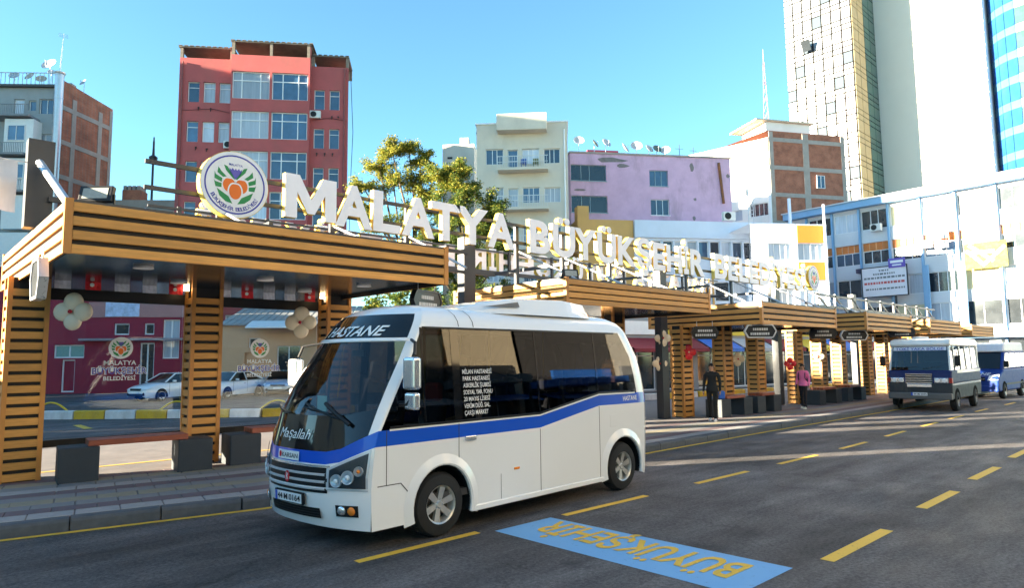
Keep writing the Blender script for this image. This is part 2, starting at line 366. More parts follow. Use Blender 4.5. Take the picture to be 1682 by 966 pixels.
# paving tiles near the camera: rows along the kerb
tc = [mat('tile_light_grey', (0.30, 0.29, 0.29), .75, var=.18, scale=9, bump=.2, bscale=90), mat('tile_purple', (0.145, 0.105, 0.115), .75, var=.2, scale=9, bump=.2, bscale=90),
      mat('tile_grey', (0.20, 0.195, 0.20), .75, var=.2, scale=9, bump=.2, bscale=90), mat('tile_tan', (0.255, 0.225, 0.165), .75, var=.2, scale=9, bump=.2, bscale=90)]
tme = []
for c in tc:
    m = MB().add([(0,0,0),(.488,0,0),(.488,.325,0),(0,.325,0),(.006,.006,.012),(.482,.006,.012),(.482,.319,.012),(.006,.319,.012)],
                 [(4,5,6,7),(0,1,5,4),(1,2,6,5),(2,3,7,6),(3,0,4,7)])
    tme.append(m.mesh('paving_tile', c))
ROWC = [0, 1, 2, 3, 2, 1, 0, 2, 3, 1]
cnt = 0; far = MB()
for r in range(10):
    x = -3.6 + (r % 2) * .25
    while x < 47:
        y, a = kerb_at(x); oy = .175 + r * .332
        px, py = x - math.sin(a) * oy, y + math.cos(a) * oy
        if py < 13.4 and (r < 10):
            if x < 10.4 and cnt < 285:
                link('paving_tile', tme[ROWC[r]], pv, (px, py, .150 + random.uniform(0, .003)), a + random.uniform(-.004, .004)); cnt += 1
            elif x > 10.6 and r < 6:
                z = .156 + random.uniform(0, .003)
                far.add([(px, py, z), (px + .488, py, z), (px + .488, py + .325, z), (px, py + .325, z)], [(0, 1, 2, 3)], ROWC[r])
        x += .495
tag(far.build('paving_tiles', tc, pv), 'paving tiles of the far pavement', kind='stuff')
# yellow line on the platform's rear edge under the shelter
MB().quad((-6, 14.55, .155), (12, 14.15, .155), (12, 14.25, .155), (-6, 14.65, .155)).build('rear_yellow_line', YEL, pv)

# striped kerb of the back lane: yellow and white blocks
def cw(r, f): return (.73135 * r + .68200 * f, -.68200 * r + .73135 * f)
BL = [cw(-30, 25.3), cw(-9.3, 25.2), cw(7.3, 33.2), cw(15.5, 38.5), cw(30, 50)]
kb = thing('striped_kerb', 'long yellow and white striped kerb across the lane behind the shelters', 'kerb', (BL[0][0], BL[0][1], 0))
KY = mat('kerb_yellow', (0.60, 0.36, 0.02), .6, var=.12, dirt=.25); KW = mat('kerb_white', (0.62, 0.61, 0.60), .6, var=.1, dirt=.3)
bm_ = {}
for k, c in ((0, KY), (1, KW)):
    m = MB(); m.prism([(-.16, -.01), (.16, -.01), (.14, .27), (.11, .30), (-.11, .30), (-.14, .27)], .01, 1.115, axis='x')
    bm_[k] = m.mesh('kerb_block', c)
i = 0
for (a, b), (c, d) in zip(BL[:-1], BL[1:]):
    L_ = math.hypot(c - a, d - b); an = math.atan2(d - b, c - a); nb = int(L_ / 1.125)
    for j in range(nb):
        t = j * L_ / nb
        o = link('kerb_block', bm_[i % 2], kb, (a + math.cos(an) * t - BL[0][0], b + math.sin(an) * t - BL[0][1], 0), an); i += 1
# yellow parking hoops behind that kerb
HOOP = mat('hoop_yellow', (0.62, 0.42, 0.02), .4, var=.1)
for q, (r, f, lab) in enumerate([(-12.8, 25.9, 'yellow tubular parking hoop behind the striped kerb, beside the second shelter pillar'), (-17.6, 25.9, 'yellow tubular parking hoop at the left end of the striped kerb'), (-9.0, 26.0, 'yellow tubular parking hoop behind the kerb, by the white minibus windscreen')]):
    x, y = cw(r, f); t = thing('parking_hoop', lab, 'parking hoop', (x, y, 0), -R(47), 'parking hoops')
    m = MB(); m.tube([(-.75 + 1.5 * k / 12, 0, .18 + .38 * math.sin(math.pi * k / 12)) for k in range(13)], .035, 8)
    m.build('hoop', HOOP, t, smooth=True)
    m = MB(); m.cyl((-.75, 0, 0), (-.75, 0, .2), .035, n=8).cyl((.75, 0, 0), (.75, 0, .2), .035, n=8); m.build('post', HOOP, t, smooth=True)
# ================================================================ buildings
def holes_wall(mb, x0, x1, z0, z1, ops, fn, rev=0.28, mi=0, mir=0):
    """wall sheet in (x,z) with rectangular openings and reveals; fn(x, y, z) -> local point (y into the wall)"""
    xs = sorted({x0, x1} | {v for o in ops for v in (o[0], o[1]) if x0 < v < x1}); zs = sorted({z0, z1} | {v for o in ops for v in (o[2], o[3]) if z0 < v < z1})
    for a, b in zip(xs[:-1], xs[1:]):
        for c, d in zip(zs[:-1], zs[1:]):
            mx_, mz_ = (a + b) / 2, (c + d) / 2
            if any(o[0] < mx_ < o[1] and o[2] < mz_ < o[3] for o in ops): continue
            mb.quad(fn(a, 0, c), fn(b, 0, c), fn(b, 0, d), fn(a, 0, d), mi)
    for o in ops:
        a, b, c, d = o[:4]
        for p, q in (((a, c), (b, c)), ((b, c), (b, d)), ((b, d), (a, d)), ((a, d), (a, c))):
            mb.quad(fn(p[0], 0, p[1]), fn(q[0], 0, q[1]), fn(q[0], rev, q[1]), fn(p[0], rev, p[1]), mir)
def window(par, fn, a, b, c, d, cols=(1,), transom=None, glass=None, frame=None, y=0.17, fw=0.05, sill=None, name='window'):
    """frame with mullions (a part) and pane (sub-part); cols are relative widths"""
    frame = frame or FRAMEW; m = MB()
    def bx(p, q, r, s, y0=y - .03, y1=y + .04):
        vs = [fn(X, Y, Z) for X, Y, Z in ((p,y0,r),(q,y0,r),(q,y1,r),(p,y1,r),(p,y0,s),(q,y0,s),(q,y1,s),(p,y1,s))]
        m.add(vs, [(0,3,2,1),(4,5,6,7),(0,1,5,4),(1,2,6,5),(2,3,7,6),(3,0,4,7)])
    bx(a, b, c, c + fw); bx(a, b, d - fw, d); bx(a, a + fw, c + fw, d - fw); bx(b - fw, b, c + fw, d - fw)
    tot = sum(cols); x = a
    for w in cols[:-1]:
        x += (b - a) * w / tot; bx(x - fw / 2, x + fw / 2, c + fw, d - fw)
    if transom is not None:
        zt = c + (d - c) * transom; bx(a + fw, b - fw, zt - fw / 2, zt + fw / 2, y - .026, y + .036)
    if sill:
        bx(a - .06, b + .06, c - .07, c - .005, -.08, y)
    w = m.build(name, frame, par)
    g = MB().quad(fn(a + .01, y + .02, c + .01), fn(b - .01, y + .02, c + .01), fn(b - .01, y + .02, d - .01), fn(a + .01, y + .02, d - .01))
    g.build('pane', glass or PANE, w)
    return w
def air_unit(lab, loc, rz, group='air conditioner units on the facades', s=1.0):
    t = thing('air_conditioner', lab, 'air conditioner', loc, rz, group)
    m = MB().box(-.42 * s, -.32 * s, 0, .42 * s, 0, .58 * s); m.build('casing', mat('ac_white', (.66, .66, .64), .5, var=.08, dirt=.2), t, bevel=.02)
    m = MB().lathe([(.23 * s, -.325 * s), (.23 * s, -.335 * s), (.20 * s, -.335 * s), (.20 * s, -.328 * s), (.001, -.328 * s)], 20, origin=(-.12 * s, 0, .29 * s), axis='y')
    for k in range(8):
        an = k * math.pi / 8; m.bar((-.12 * s + .2 * s * math.cos(an), -.333 * s, .29 * s + .2 * s * math.sin(an)), (-.12 * s - .2 * s * math.cos(an), -.333 * s, .29 * s - .2 * s * math.sin(an)), .006, .012)
    m.build('fan_grille', BLACK, t)
    return t
def dish(lab, loc, rz, r=.5, tilt=0.5, col=None, h=.9, group='satellite dishes on the roofs'):
    t = thing('satellite_dish', lab, 'satellite dish', loc, rz, group)
    g = col or mat('dish_grey', (.42, .42, .44), .45, var=.12)
    m = MB(); m.cyl((0, 0, 0), (0, 0, h), .03, n=8); m.build('mast', GALV, t)
    m = MB(); m.lathe([(.001, .0), (r * .4, .03 * r), (r * .75, .12 * r), (r, .26 * r), (r * 1.0, .30 * r), (r * .73, .15 * r), (r * .4, .06 * r), (.001, .03 * r)], 20)
    rot = Matrix.Rotation(math.pi / 2 - tilt, 3, 'X')
    m.xf(lambda x, y, z: tuple(rot @ Vector((x, y, z)) + Vector((0, -.06, h))))
    m.build('reflector', g, t, smooth=True)
    e = rot @ Vector((0, -.1 * r, .85 * r)) + Vector((0, -.06, h)); s0 = rot @ Vector((0, -r, .26 * r)) + Vector((0, -.06, h))
    m = MB(); m.cyl(s0, e, .015, n=6); m.ball(e, .05, 5); m.build('feed_arm', GALV, t)
    return t
idf = lambda x, y, z: (x, y, z)

# ---- red apartment block
REDW = mat('red_render', (0.40, 0.095, 0.095), .8, var=.16, scale=.8, dirt=.3, bump=.1, bscale=20)
b = thing('apartment_block', 'red six storey apartment block with projecting white window bay', 'building', (15.47, 53.94, 0), R(-35.5))
m = MB(); ops = []; wl = []
for r_ in range(7):
    dz = -3.15 * r_
    for a, c in ((.65, 1.5), (1.8, 2.68), (2.97, 3.83)): ops.append((a, c, 22.02 + dz, 23.65 + dz)); wl.append((a, c, 22.02 + dz, 23.65 + dz, (1,), .72, 0))
    for a, c in ((10.12, 10.92), (11.30, 12.07)): ops.append((a, c, 21.78 + dz, 23.40 + dz)); wl.append((a, c, 21.78 + dz, 23.40 + dz, (1,), .72, 0))
ops = [o for o in ops if o[2] > 1]; wl = [w for w in wl if w[2] > 1]
holes_wall(m, 0, 3.95, 0, 25.55, [o for o in ops if o[0] < 4], idf); holes_wall(m, 9.85, 12.75, 0, 25.3, [o for o in ops if o[0] > 9], idf)
bay = []
for r_ in range(7):
    dz = -3.15 * r_
    if 22.25 + dz > 1: bay += [(4.05, 6.83, 22.25 + dz, 24.42 + dz), (7.0, 9.72, 22.25 + dz, 24.42 + dz)]
bf = lambda x, y, z: (x, y - .55, z)
holes_wall(m, 3.95, 9.85, 2.6, 25.75, bay, bf)
m.quad((3.95, 0, 2.6), (3.95, -.55, 2.6), (3.95, -.55, 26.75), (3.95, 0, 26.75)); m.quad((9.85, 0, 2.6), (9.85, -.55, 2.6), (9.85, -.55, 26.75), (9.85, 0, 26.75)); m.quad((3.95, 0, 2.6), (9.85, 0, 2.6), (9.85, -.55, 2.6), (3.95, -.55, 2.6))
m.quad((0, 0, 0), (0, 12, 0), (0, 12, 25.55), (0, 0, 25.55)); m.quad((12.75, 0, 0), (11.1, 12, 0), (11.1, 12, 25.3), (12.75, 0, 25.3)); m.quad((0, 12, 0), (11.1, 12, 0), (11.1, 12, 25.3), (0, 12, 25.3)); m.quad((0, 0, 25.28), (12.75, 0, 25.28), (11.1, 12, 25.28), (0, 12, 25.28))
m.build('wall', REDW, b)
for i, w in enumerate(wl): window(b, idf, *w[:4], cols=w[4], transom=w[5], glass=[PANE, PANEC, PANEC, PANE, PANE][i % 5])
for i, w in enumerate(bay):
    window(b, bf, *w, cols=(1, 2, 1) if i % 2 == 0 else (1.1, 1.6, 1), transom=.68, glass=[PANEC, PANE, PANEC, PANE][i % 4], fw=.07)
# open attic storey with timber eaves
m = MB()
for a, c, z0, z1, yo in ((0, 3.93, 25.55, 26.35, 0), (3.97, 9.83, 25.75, 26.75, -.55), (9.87, 12.75, 25.3, 26.1, 0)):
    for x in (a, c - .22): m.box(x, yo, z0 + .002, x + .22, yo + .25, z1)
    if c - a > 5: m.box((a + c) / 2 - .1, yo, z0 + .002, (a + c) / 2 + .1, yo + .2, z1)
    m.box(a, yo + 2.5, z0 + .002, c, yo + 2.6, z1)
m.build('attic_posts', mat('weathered_timber', (.20, .17, .14), .8, var=.3), b)
m = MB()
for a, c, z1, yo in ((-.1, 3.93, 26.35, -.1), (3.9, 9.9, 26.75, -.62), (9.97, 12.75, 26.1, -.1)):
    m.box(a, yo, z1 + .002, c, 2.6, z1 + .10)
    k = a
    while k < c: m.box(k, yo - .05, z1 + .10, k + .28, 2.6, z1 + .15); k += .42
m.build('roof', mat('roof_grey_brown', (.17, .15, .13), .85, var=.3, scale=2), b)
for k, (x, z) in enumerate([(1.5, 21.55), (2.4, 21.5), (1.4, 18.4), (2.2, 18.3), (11.5, 21.2), (12.0, 21.2), (10.4, 18.2), (11.0, 18.2), (11.6, 18.2)]):
    MB().bar((x, -.12, z), (x, 0, z + .02), .10, .10).bar((x, -.12, z), (x, -.1, z - .22), .05, .05).build('wall_bracket', BLACK, b)
def on(root, x, y, z): return tuple(root.matrix_basis @ Vector((x, y, z)))
for x in (.25, 12.45): MB().cyl((x, -.09, 0), (x, -.09, 25.2), .06, n=8).build('downpipe', mat('pipe_red', (.22, .07, .07), .6), b)
m = MB(); m.tube([(12.9, -.1, 25.2), (13.15, -.1, 20), (12.95, -.1, 14), (13.1, -.1, 8)], .025, 5).tube([(.2, -.06, 21.3), (2.5, -.06, 21.5), (3.9, -.06, 21.2)], .015, 5).tube([(10, -.06, 20.9), (11.4, -.06, 21.1), (12.6, -.06, 20.9)], .015, 5); m.build('cable', BLACK, b)
air_unit('white air conditioner under the top right windows of the red block', on(b, 10.25, 0, 21.0), R(-35.5))
air_unit('white air conditioner beside the lower bay window of the red block', on(b, 3.9, -.02, 18.35), R(-35.5))

# ---- grey corner block with brick flank (far left)
GREYW = mat('grey_render', (.33, .35, .36), .8, var=.12, scale=.7, dirt=.3)
BRK = brick_mat('red_brick', (.38, .115, .055), (.30, .085, .045), (.24, .17, .13), 3.4)
CONF = mat('concrete_frame', (.33, .29, .26), .85, var=.18, scale=1.5, dirt=.3)
b = thing('apartment_block', 'grey corner apartment block with bare brick flank and roof dishes', 'building', (9.6, 66.3, 0), R(-40))
ops = [(-1.55, -.35, 23.05, 24.35), (-3.6, -2.75, 22.66, 24.32), (-2.4, -1.8, 23.3, 24.2)]
for k in range(1, 8):
    ops += [(-1.5, -.4, 23.05 - 3.0 * k, 24.3 - 3.0 * k), (-8.5, -6.6, 22.9 - 3.0 * k, 24.3 - 3.0 * k)]
ops += [(-8.5, -6.6, 22.9, 24.3)]
m = MB(); holes_wall(m, -12, 0, 0, 25.3, ops, idf)
m.quad((-12, 0, 0), (-12, 8, 0), (-12, 8, 25.3), (-12, 0, 25.3)); m.quad((-12, 0, 25.3), (0, 0, 25.3), (0, 6.2, 25.3), (-12, 6.2, 25.3)); m.build('wall', GREYW, b)
for i, o in enumerate(ops): window(b, idf, *o, cols=(1, 1) if o[1] - o[0] > 1 else (1,), glass=[PANE, PANEC][i % 2])
MB().box(-12, -.35, 25.302, .25, 0.3, 25.5).build('cornice', mat('dark_cornice', (.10, .10, .10), .8), b)
m = MB(); ca, sa = math.cos(R(78.6)), math.sin(R(78.6))
bfn = lambda s, y, z: (s * ca + y * -sa, s * sa + y * ca, z)   # brick flank
m.quad(bfn(0, 0, 0), bfn(6.2, 0, 0), bfn(6.2, 0, 25.3), bfn(0, 0, 25.3)); m.quad(bfn(0, 0, 25.3), bfn(6.2, 0, 25.3), bfn(6.2, 0, 25.75), bfn(0, 0, 26.2))
m.build('brick_flank', BRK, b)
m = MB()
def fb(s0, s1, z0, z1, p=.05):
    vs = [bfn(s, y, z) for s, y, z in ((s0,-p,z0),(s1,-p,z0),(s1,.02,z0),(s0,.02,z0),(s0,-p,z1),(s1,-p,z1),(s1,.02,z1),(s0,.02,z1))]
    m.add(vs, [(0,3,2,1),(4,5,6,7),(0,1,5,4),(1,2,6,5),(2,3,7,6),(3,0,4,7)])
for k in range(6): fb(.02, 6.18, 23.6 - 3.0 * k, 24.0 - 3.0 * k)
for s in (1.5, 4.5): fb(s, s + .45, 6, 24.9, .045)
fb(5.85, 6.2, 6, 25.5, .04)
m.build('concrete_frame', CONF, b)
# projecting bay and balconies
m = MB().box(-3.5, -1.1, 19.2, -1.2, 0, 22.2).build('bay', WHITE, b)
for k in range(1, 4): MB().box(-3.4, -1.0, 19.2 - 3.1 * k, -1.2, 0, 22.0 - 3.1 * k).build('bay', WHITE, b)
window(b, lambda x, y, z: (x, y - 1.32, z), -3.2, -1.8, 20.35, 21.65, cols=(1, 1))
window(b, lambda x, y, z: (x, y - 1.22, z), -3.1, -1.8, 17.2, 18.4, cols=(1, 1))
for zb, x0, x1 in ((22.35, -4.6, -1.4), (19.1, -4.4, -1.6), (16.0, -4.4, -1.6)):
    m = MB(); m.box(x0, -1.5, zb, x1, 0, zb + .16)
    m.box(x0, -1.5, zb + .95, x1, -1.44, zb + 1.0)
    k = x0
    while k < x1: m.box(k, -1.49, zb + .16, k + .03, -1.46, zb + .95); k += .14
    m.build('balcony', mat('balcony_grey', (.25, .26, .28), .6, var=.15), b)
m = MB(); k = -12
while k < 0: m.box(k, -.25, 25.5, k + .04, -.21, 26.5); k += .35
m.box(-12, -.26, 26.5, .1, -.2, 26.56); m.build('roof_railing', mat('rail_pale', (.5, .52, .55), .5), b)
for k, (x, y, r_, lab) in enumerate([(-4.0, .5, .42, 'grey satellite dish at the far left of the grey block roof'), (-2.6, .4, .45, 'beige satellite dish second from left on the grey block roof'), (-1.9, .7, .42, 'beige satellite dish third from left on the grey block roof'), (-1.0, .3, .62, 'largest grey satellite dish on the grey block roof'), (-1.95, 2.0, .30, 'small high satellite dish on the grey block roof'), (1.0, 1.8, .35, 'satellite dish behind the silver flue on the brick block')]):
    dish(lab, on(b, x, y, 25.5 if k < 5 else 25.6), R(-40 + [5, -20, 15, -10, 30, -30][k]), r_, .55, h=[1.0, .9, .8, 1.9, 2.0, .9][k], col=mat('dish_beige', (.45, .38, .32), .5) if k in (1, 2) else None)
MB().box(-.9, 2, 25.32, -.2, 2.7, 26.6).build('chimney', CONF, b)
fl = thing('metal_flue', 'tall silver jointed flue pipe on the corner of the brick flanked block', 'flue', on(b, .25, -.4, 0), 0)
for k in range(13): MB().cyl((0, 0, k * 2.0 + .3), (0, 0, k * 2.0 + 2.27), .33, n=14).cyl((0, 0, k * 2.0 + 2.2), (0, 0, k * 2.0 + 2.3), .36, n=14).build('flue_section', GALV, fl, smooth=True)
MB().lathe([(.36, 26.3), (.45, 26.42), (.45, 26.5), (.001, 26.6)], 14).build('flue_cap', GALV, fl, smooth=True)
an_ = thing('roof_antenna', 'thin whip antenna rising from the silver flue', 'antenna', on(b, .25, -.4, 26.6), 0)
MB().cyl((0, 0, 0), (.12, 0, 3.4), .05, .02, n=6).build('whip', GALV, an_); m = MB()
for k in range(3): m.cyl((-.35 + .1, 0, 3.3 - k * .12), (.35 + .1, 0, 3.3 - k * .12), .012, n=5)
m.build('elements', GALV, an_)
MB().box(0, 0, 0, .01, .01, .01)
lm = thing('mast', 'slim pole mast with ring top far behind between the brick and red blocks', 'mast', (17.03, 66.16, 0), 0)
MB().cyl((0, 0, 0), (0, 0, 22.2), .16, .09, n=8).build('pole', ANTH, lm); MB().lathe([(.001, 20.3), (.34, 20.4), (.38, 20.75), (.12, 20.95), (.06, 22.6), (.001, 22.7)], 12).build('finial', ANTH, lm, smooth=True)
MB().bar((-.7, 0, 17.9), (.7, 0, 17.9), .08, .1).build('cross_arm', ANTH, lm)
hs = thing('low_house', 'low roof with castellated chimney seen behind the nearest shelter', 'house', (15.2, 66.8, 0), R(-40))
MB().box(-7, 0, 0, 5, 8, 16.6).build('wall', CONF, hs); MB().box(-.6, .3, 16.602, 1.0, 1.6, 17.6).build('chimney', BRK, hs)
m = MB()
for k in range(4): m.box(-.55 + k * .4, .35, 17.602, -.3 + k * .4, 1.5, 18.0)
m.build('chimney_pots', CONF, hs)

# ---- cream four storey house
CREAM = mat('cream_render', (.60, .55, .47), .8, var=.1, scale=.8, dirt=.3)
b = thing('apartment_block', 'cream apartment house with railed balconies behind the tree', 'building', (33.49, 39.87, 0), R(-47))
ops = []; 
for k in range(5):
    d = -3.12 * k; ops += [(.74, 2.13, 17.35 + d, 18.6 + d), (2.48, 3.28, 16.85 + d, 18.5 + d), (3.62, 4.96, 17.32 + d, 18.55 + d), (5.32, 6.6, 17.32 + d, 18.5 + d)]
m = MB(); holes_wall(m, 0, 7.2, 0, 20.6, ops, idf)
m.quad((0, 0, 0), (0, 9, 0), (0, 9, 20.6), (0, 0, 20.6)); m.quad((7.2, 0, 0), (7.2, 9, 0), (7.2, 9, 20.6), (7.2, 0, 20.6)); m.quad((0, 9, 0), (7.2, 9, 0), (7.2, 9, 20.6), (0, 9, 20.6)); m.quad((0, 0, 20.6), (7.2, 0, 20.6), (7.2, 9, 20.6), (0, 9, 20.6))
m.build('wall', CREAM, b)
for i, o in enumerate(ops): window(b, idf, *o, cols=(1, .7, 1) if i % 4 != 1 else (1,), transom=.45 if i % 4 == 1 else None, glass=[PANE, PANE, PANEC, PANE, PANEC, PANEC, PANE, PANEC][i % 8], name='balcony_door' if i % 4 == 1 else 'window')
MB().box(1.69, -1.0, 19.78, 5.6, -.002, 21.1).build('roof_parapet', CREAM, b, bevel=.03)
MB().box(-.08, -.08, 20.602, 7.28, 9.08, 20.72).build('coping', WHITE, b)
for k in range(5):
    z = 16.58 - 3.12 * k; m = MB().box(1.75, -1.1, z, 5.65, -.002, z + .2); m.build('balcony', CREAM, b)
    m = MB(); m.box(1.75, -1.1, z + 1.05, 5.65, -1.06, z + 1.1); m.box(1.75, -1.1, z + .6, 5.65, -1.07, z + .63)
    x = 1.75
    while x < 5.7: m.box(x, -1.1, z + .2, x + .025, -1.07, z + 1.05); x += .19
    m.build('railing', mat('rail_white', (.6, .6, .6), .5), b)
MB().cyl((6.95, -.1, 0), (6.95, -.1, 20), .06, n=8).build('downpipe', FRAMEW, b)
MB().bar((.0, -.02, 20), (-.02, 5, 14.5), .04, .12).build('stain_cable', BLACK, b)
for x, lab, c in ((3.75, 'blue plastic chair on the upper balcony of the cream house', (.03, .10, .35)), (4.7, 'olive plastic chair on the upper balcony of the cream house', (.16, .17, .07))):
    t = thing('balcony_chair', lab, 'chair', on(b, x, -.55, 16.78), R(-47)); cm = mat('chair_' + str(x), c, .5)
    MB().box(-.22, -.22, .38, .22, .22, .44).build('seat', cm, t); MB().box(-.22, .18, .44, .22, .23, .85).build('backrest', cm, t)
    for sx in (-.19, .15):
        for sy in (-.2, .16): MB().box(sx, sy, 0, sx + .04, sy + .04, .38).build('leg', cm, t)
hs = thing('roof_house', 'small beige roof block behind the cream house', 'building', (40.01, 52.93, 0), R(-47))
MB().box(0, 0, 0, 3.2, 5, 23.6).build('wall', CREAM, hs); MB().box(1.6, 1, 23.602, 2.5, 2, 24.6).build('chimney', CONF, hs); MB().box(.5, -.05, 22.1, 1.0, .0, 22.3).build('vent', BLACK, hs)

# ---- pink house
PINK = mat('pink_render', (.58, .37, .50), .8, var=.14, scale=.9, dirt=.6)
b = thing('apartment_block', 'lilac pink house with peeling plaster and roof dishes', 'building', (44.89, 40.18, 0), R(-34))
ops = [(.05, 3.4, 18.2, 19.7), (7.55, 9.35, 17.9, 19.4), (.05, 3.45, 15.25, 16.8), (7.6, 9.4, 15.15, 16.65)]
m = MB(); holes_wall(m, 0, 15.6, 0, 20.75, ops, idf); m.quad((0, 0, 0), (0, 9, 0), (0, 9, 20.75), (0, 0, 20.75)); m.quad((15.6, 0, 0), (15.6, 9, 0), (15.6, 9, 20.75), (15.6, 0, 20.75)); m.quad((0, 0, 20.75), (15.6, 0, 20.75), (15.6, 9, 20.75), (0, 9, 20.75))
m.build('wall', PINK, b)
for i, o in enumerate(ops): window(b, idf, *o, cols=(1, .8, 1.6) if i % 2 == 0 else (1, 1, 1), glass=[PANED, PANE, PANED, PANE][i], frame=mat('frame_teal', (.28, .36, .40), .5) if i != 3 else FRAMEW, sill=True)
MB().box(-.1, -.12, 20.752, 15.7, 9, 20.9).build('coping', CONF, b)
MB().cyl((14.4, -.1, 20.3), (14.75, -.1, 16.4), .13, n=8).build('rust_pipe', mat('rust', (.22, .09, .04), .8, var=.3), b)
m = MB(); PL = mat('bare_plaster', (.20, .17, .165), .9, var=.35, scale=3)
for (x0, x1, z0, z1) in ((2.2, 5.4, 19.95, 20.5), (4.4, 5.6, 19.5, 19.95), (11.5, 12.0, 19.4, 20.2), (11.6, 11.95, 14.7, 15.2), (.3, 1.4, 17.2, 17.45), (15.1, 15.5, 18.9, 19.3), (11.8, 12.1, 16.6, 16.9)):
    n = 9; pts = []
    for k in range(n):
        a = 2 * math.pi * k / n; rr = random.uniform(.7, 1.15); pts.append(((x0 + x1) / 2 + (x1 - x0) / 2 * rr * math.cos(a), (z0 + z1) / 2 + (z1 - z0) / 2 * rr * math.sin(a)))
    m.prism(pts, -.012, .02)
m.build('bare_plaster_patch', PL, b)
MB().box(2.5, 3, 20.76, 5.6, 6, 22.1).build('roof_shed', mat('maroon_sheet', (.16, .03, .06), .7, var=.2), b)
for k, (x, z, r_, lab) in enumerate([(1.1, 1.3, .5, 'leftmost satellite dish on the pink house roof'), (2.6, 1.1, .42, 'second satellite dish from the left on the pink house roof'), (3.7, 1.2, .48, 'satellite dish in front of the maroon roof shed'), (5.5, .8, .5, 'satellite dish right of the maroon roof shed'), (6.7, 1.0, .55, 'tall satellite dish left of centre on the pink roof'), (7.9, .8, .45, 'satellite dish near the middle of the pink roof'), (8.7, .8, .45, 'dark satellite dish right of the middle of the pink roof'), (9.6, .7, .48, 'satellite dish on the right part of the pink roof')]):
    dish(lab, on(b, x, 1.0, 20.9), R(-34 + random.uniform(-70, 70)), r_, .5, h=z, col=mat('dish_dark', (.10, .13, .12), .5) if k in (6, 1) else None)
for x, h, lab in ((11.0, 1.4, 'cross shaped aerial on the pink house roof'), (12.4, 1.2, 'thin aerial near the right end of the pink roof')):
    t = thing('roof_aerial', lab, 'antenna', on(b, x, 1, 20.9), R(-34)); MB().cyl((0, 0, 0), (0, 0, h), .03, n=6).build('pole', ANTH, t); MB().bar((-.4, 0, h * .7), (.4, 0, h * .7), .03, .03).build('cross_bar', ANTH, t)

# ---- low commercial block in front of the pink house
b = thing('shop_block', 'low commercial block with orange wall and long pale blue band', 'building', (42.64, 34.07, 0), R(-34))
ORW = mat('ochre_wall', (.55, .33, .12), .8, var=.08, scale=1); PBL = mat('pale_blue_panel', (.55, .62, .74), .6, var=.06, scale=.7, dirt=.12)
m = MB().box(-2.6, 0, 0, 2.07, 9, 13.25); m.build('ochre_wall', ORW, b)
MB().box(-2.55, .2, 13.252, -1.6, 1.2, 14.4).build('chimney', ORW, b)
ops = [(6.7 + 1.0 * k, 7.55 + 1.0 * k, 10.15, 11.6) for k in range(9)] + [(2.6 + 1.0 * k, 3.45 + 1.0 * k, 10.15, 11.6) for k in range(4)] + [(2.6 + 1.6 * k, 3.9 + 1.6 * k, 6.6, 8.2) for k in range(8)]
m = MB(); holes_wall(m, 2.1, 16.2, 0, 11.8, ops, idf); m.quad((16.2, 0, 0), (16.2, 9, 0), (16.2, 9, 13), (16.2, 0, 13)); m.quad((2.1, 0, 13.0), (16.2, 0, 13.0), (16.2, 9, 13.0), (2.1, 9, 13.0)); m.build('wall', PBL, b)
MB().box(2.1, -.25, 11.81, 16.25, .02, 13.25).build('band', PBL, b, bevel=.02)
for i, o in enumerate(ops): window(b, idf, *o, cols=(1,), glass=[PANEC, PANE, PANED][i % 3])
for k in range(3): MB().box(4.5 + 4.2 * k, -.12, 0, 4.65 + 4.2 * k, 0, 10).build('pilaster', ORW, b)
air_unit('grey air conditioner above the roof edge below the pink house', on(b, 10.2, -.27, 13.3), R(-34), s=1.25)
t = thing('access_ladder', 'pale steel ladder against the low commercial block', 'ladder', on(b, 12.0, -.4, 9.0), R(-34))
for x in (0, .45): MB().box(x, 0, 0, x + .05, .05, 7.6).build('rail', GALV, t)
m = MB()
for k in range(22): m.box(.05, .01, .3 + k * .33, .45, .04, .33 + k * .33)
m.build('rungs', GALV, t)
t = thing('roof_pole', 'pale blue steel post at the corner of the low block', 'pole', on(b, 15.75, -.35, 0), R(-34)); MB().box(0, 0, 0, .2, .2, 15.4).build('post', PBL, t)

# ---- white house with brick gable
b = thing('apartment_block', 'white house with unplastered brick gable left of the tower', 'building', (69.77, 33.39, 0), R(-29))
WHW = mat('white_render', (.76, .74, .72), .8, var=.06, scale=.6, dirt=.18)
a2 = R(-85 + 29); cx, sx_ = math.cos(a2), math.sin(a2)
wf = lambda s, y, z: (s * cx - y * sx_, s * sx_ + y * cx, z)
ops = [(-2.3, -.3, 17.4, 18.8), (-4.2, -3.2, 17.2, 18.4), (-3.4, -2.6, 20.5, 21.7), (-2.0, -1.2, 23.4, 24.6), (-3.2, -2.8, 23.4, 24.6)]
m = MB(); holes_wall(m, -14, 0, 0, 26.0, ops, wf); m.quad(wf(-14, 0, 26), wf(0, 0, 26), (9.9, 0, 26), (9.9, 12, 26)); m.build('wall', WHW, b)
for i, o in enumerate(ops): window(b, wf, *o, cols=(1, 1, 1, 1) if i == 0 else (1,), glass=PANED if i == 0 else PANEC)
m = MB(); m.quad((0, 0, 0), (9.9, 0, 0), (9.9, 0, 26.8), (0, 0, 26.8)); m.quad((9.9, 0, 0), (9.9, 12, 0), (9.9, 12, 26.8), (9.9, 0, 26.8)); m.quad((0, 0, 26.8), (9.9, 0, 26.8), (9.9, 12, 26.8), (-3, 12, 26.8)); m.build('brick_gable', BRK, b)
m = MB()
for z in (25.6, 22.45, 19.4, 16.3): m.box(.02, -.06, z, 9.88, .02, z + .45)
for x in (.15, 4.4, 9.4): m.box(x, -.055, 10, x + (.75 if x == 4.4 else .5), .02, 26.7)
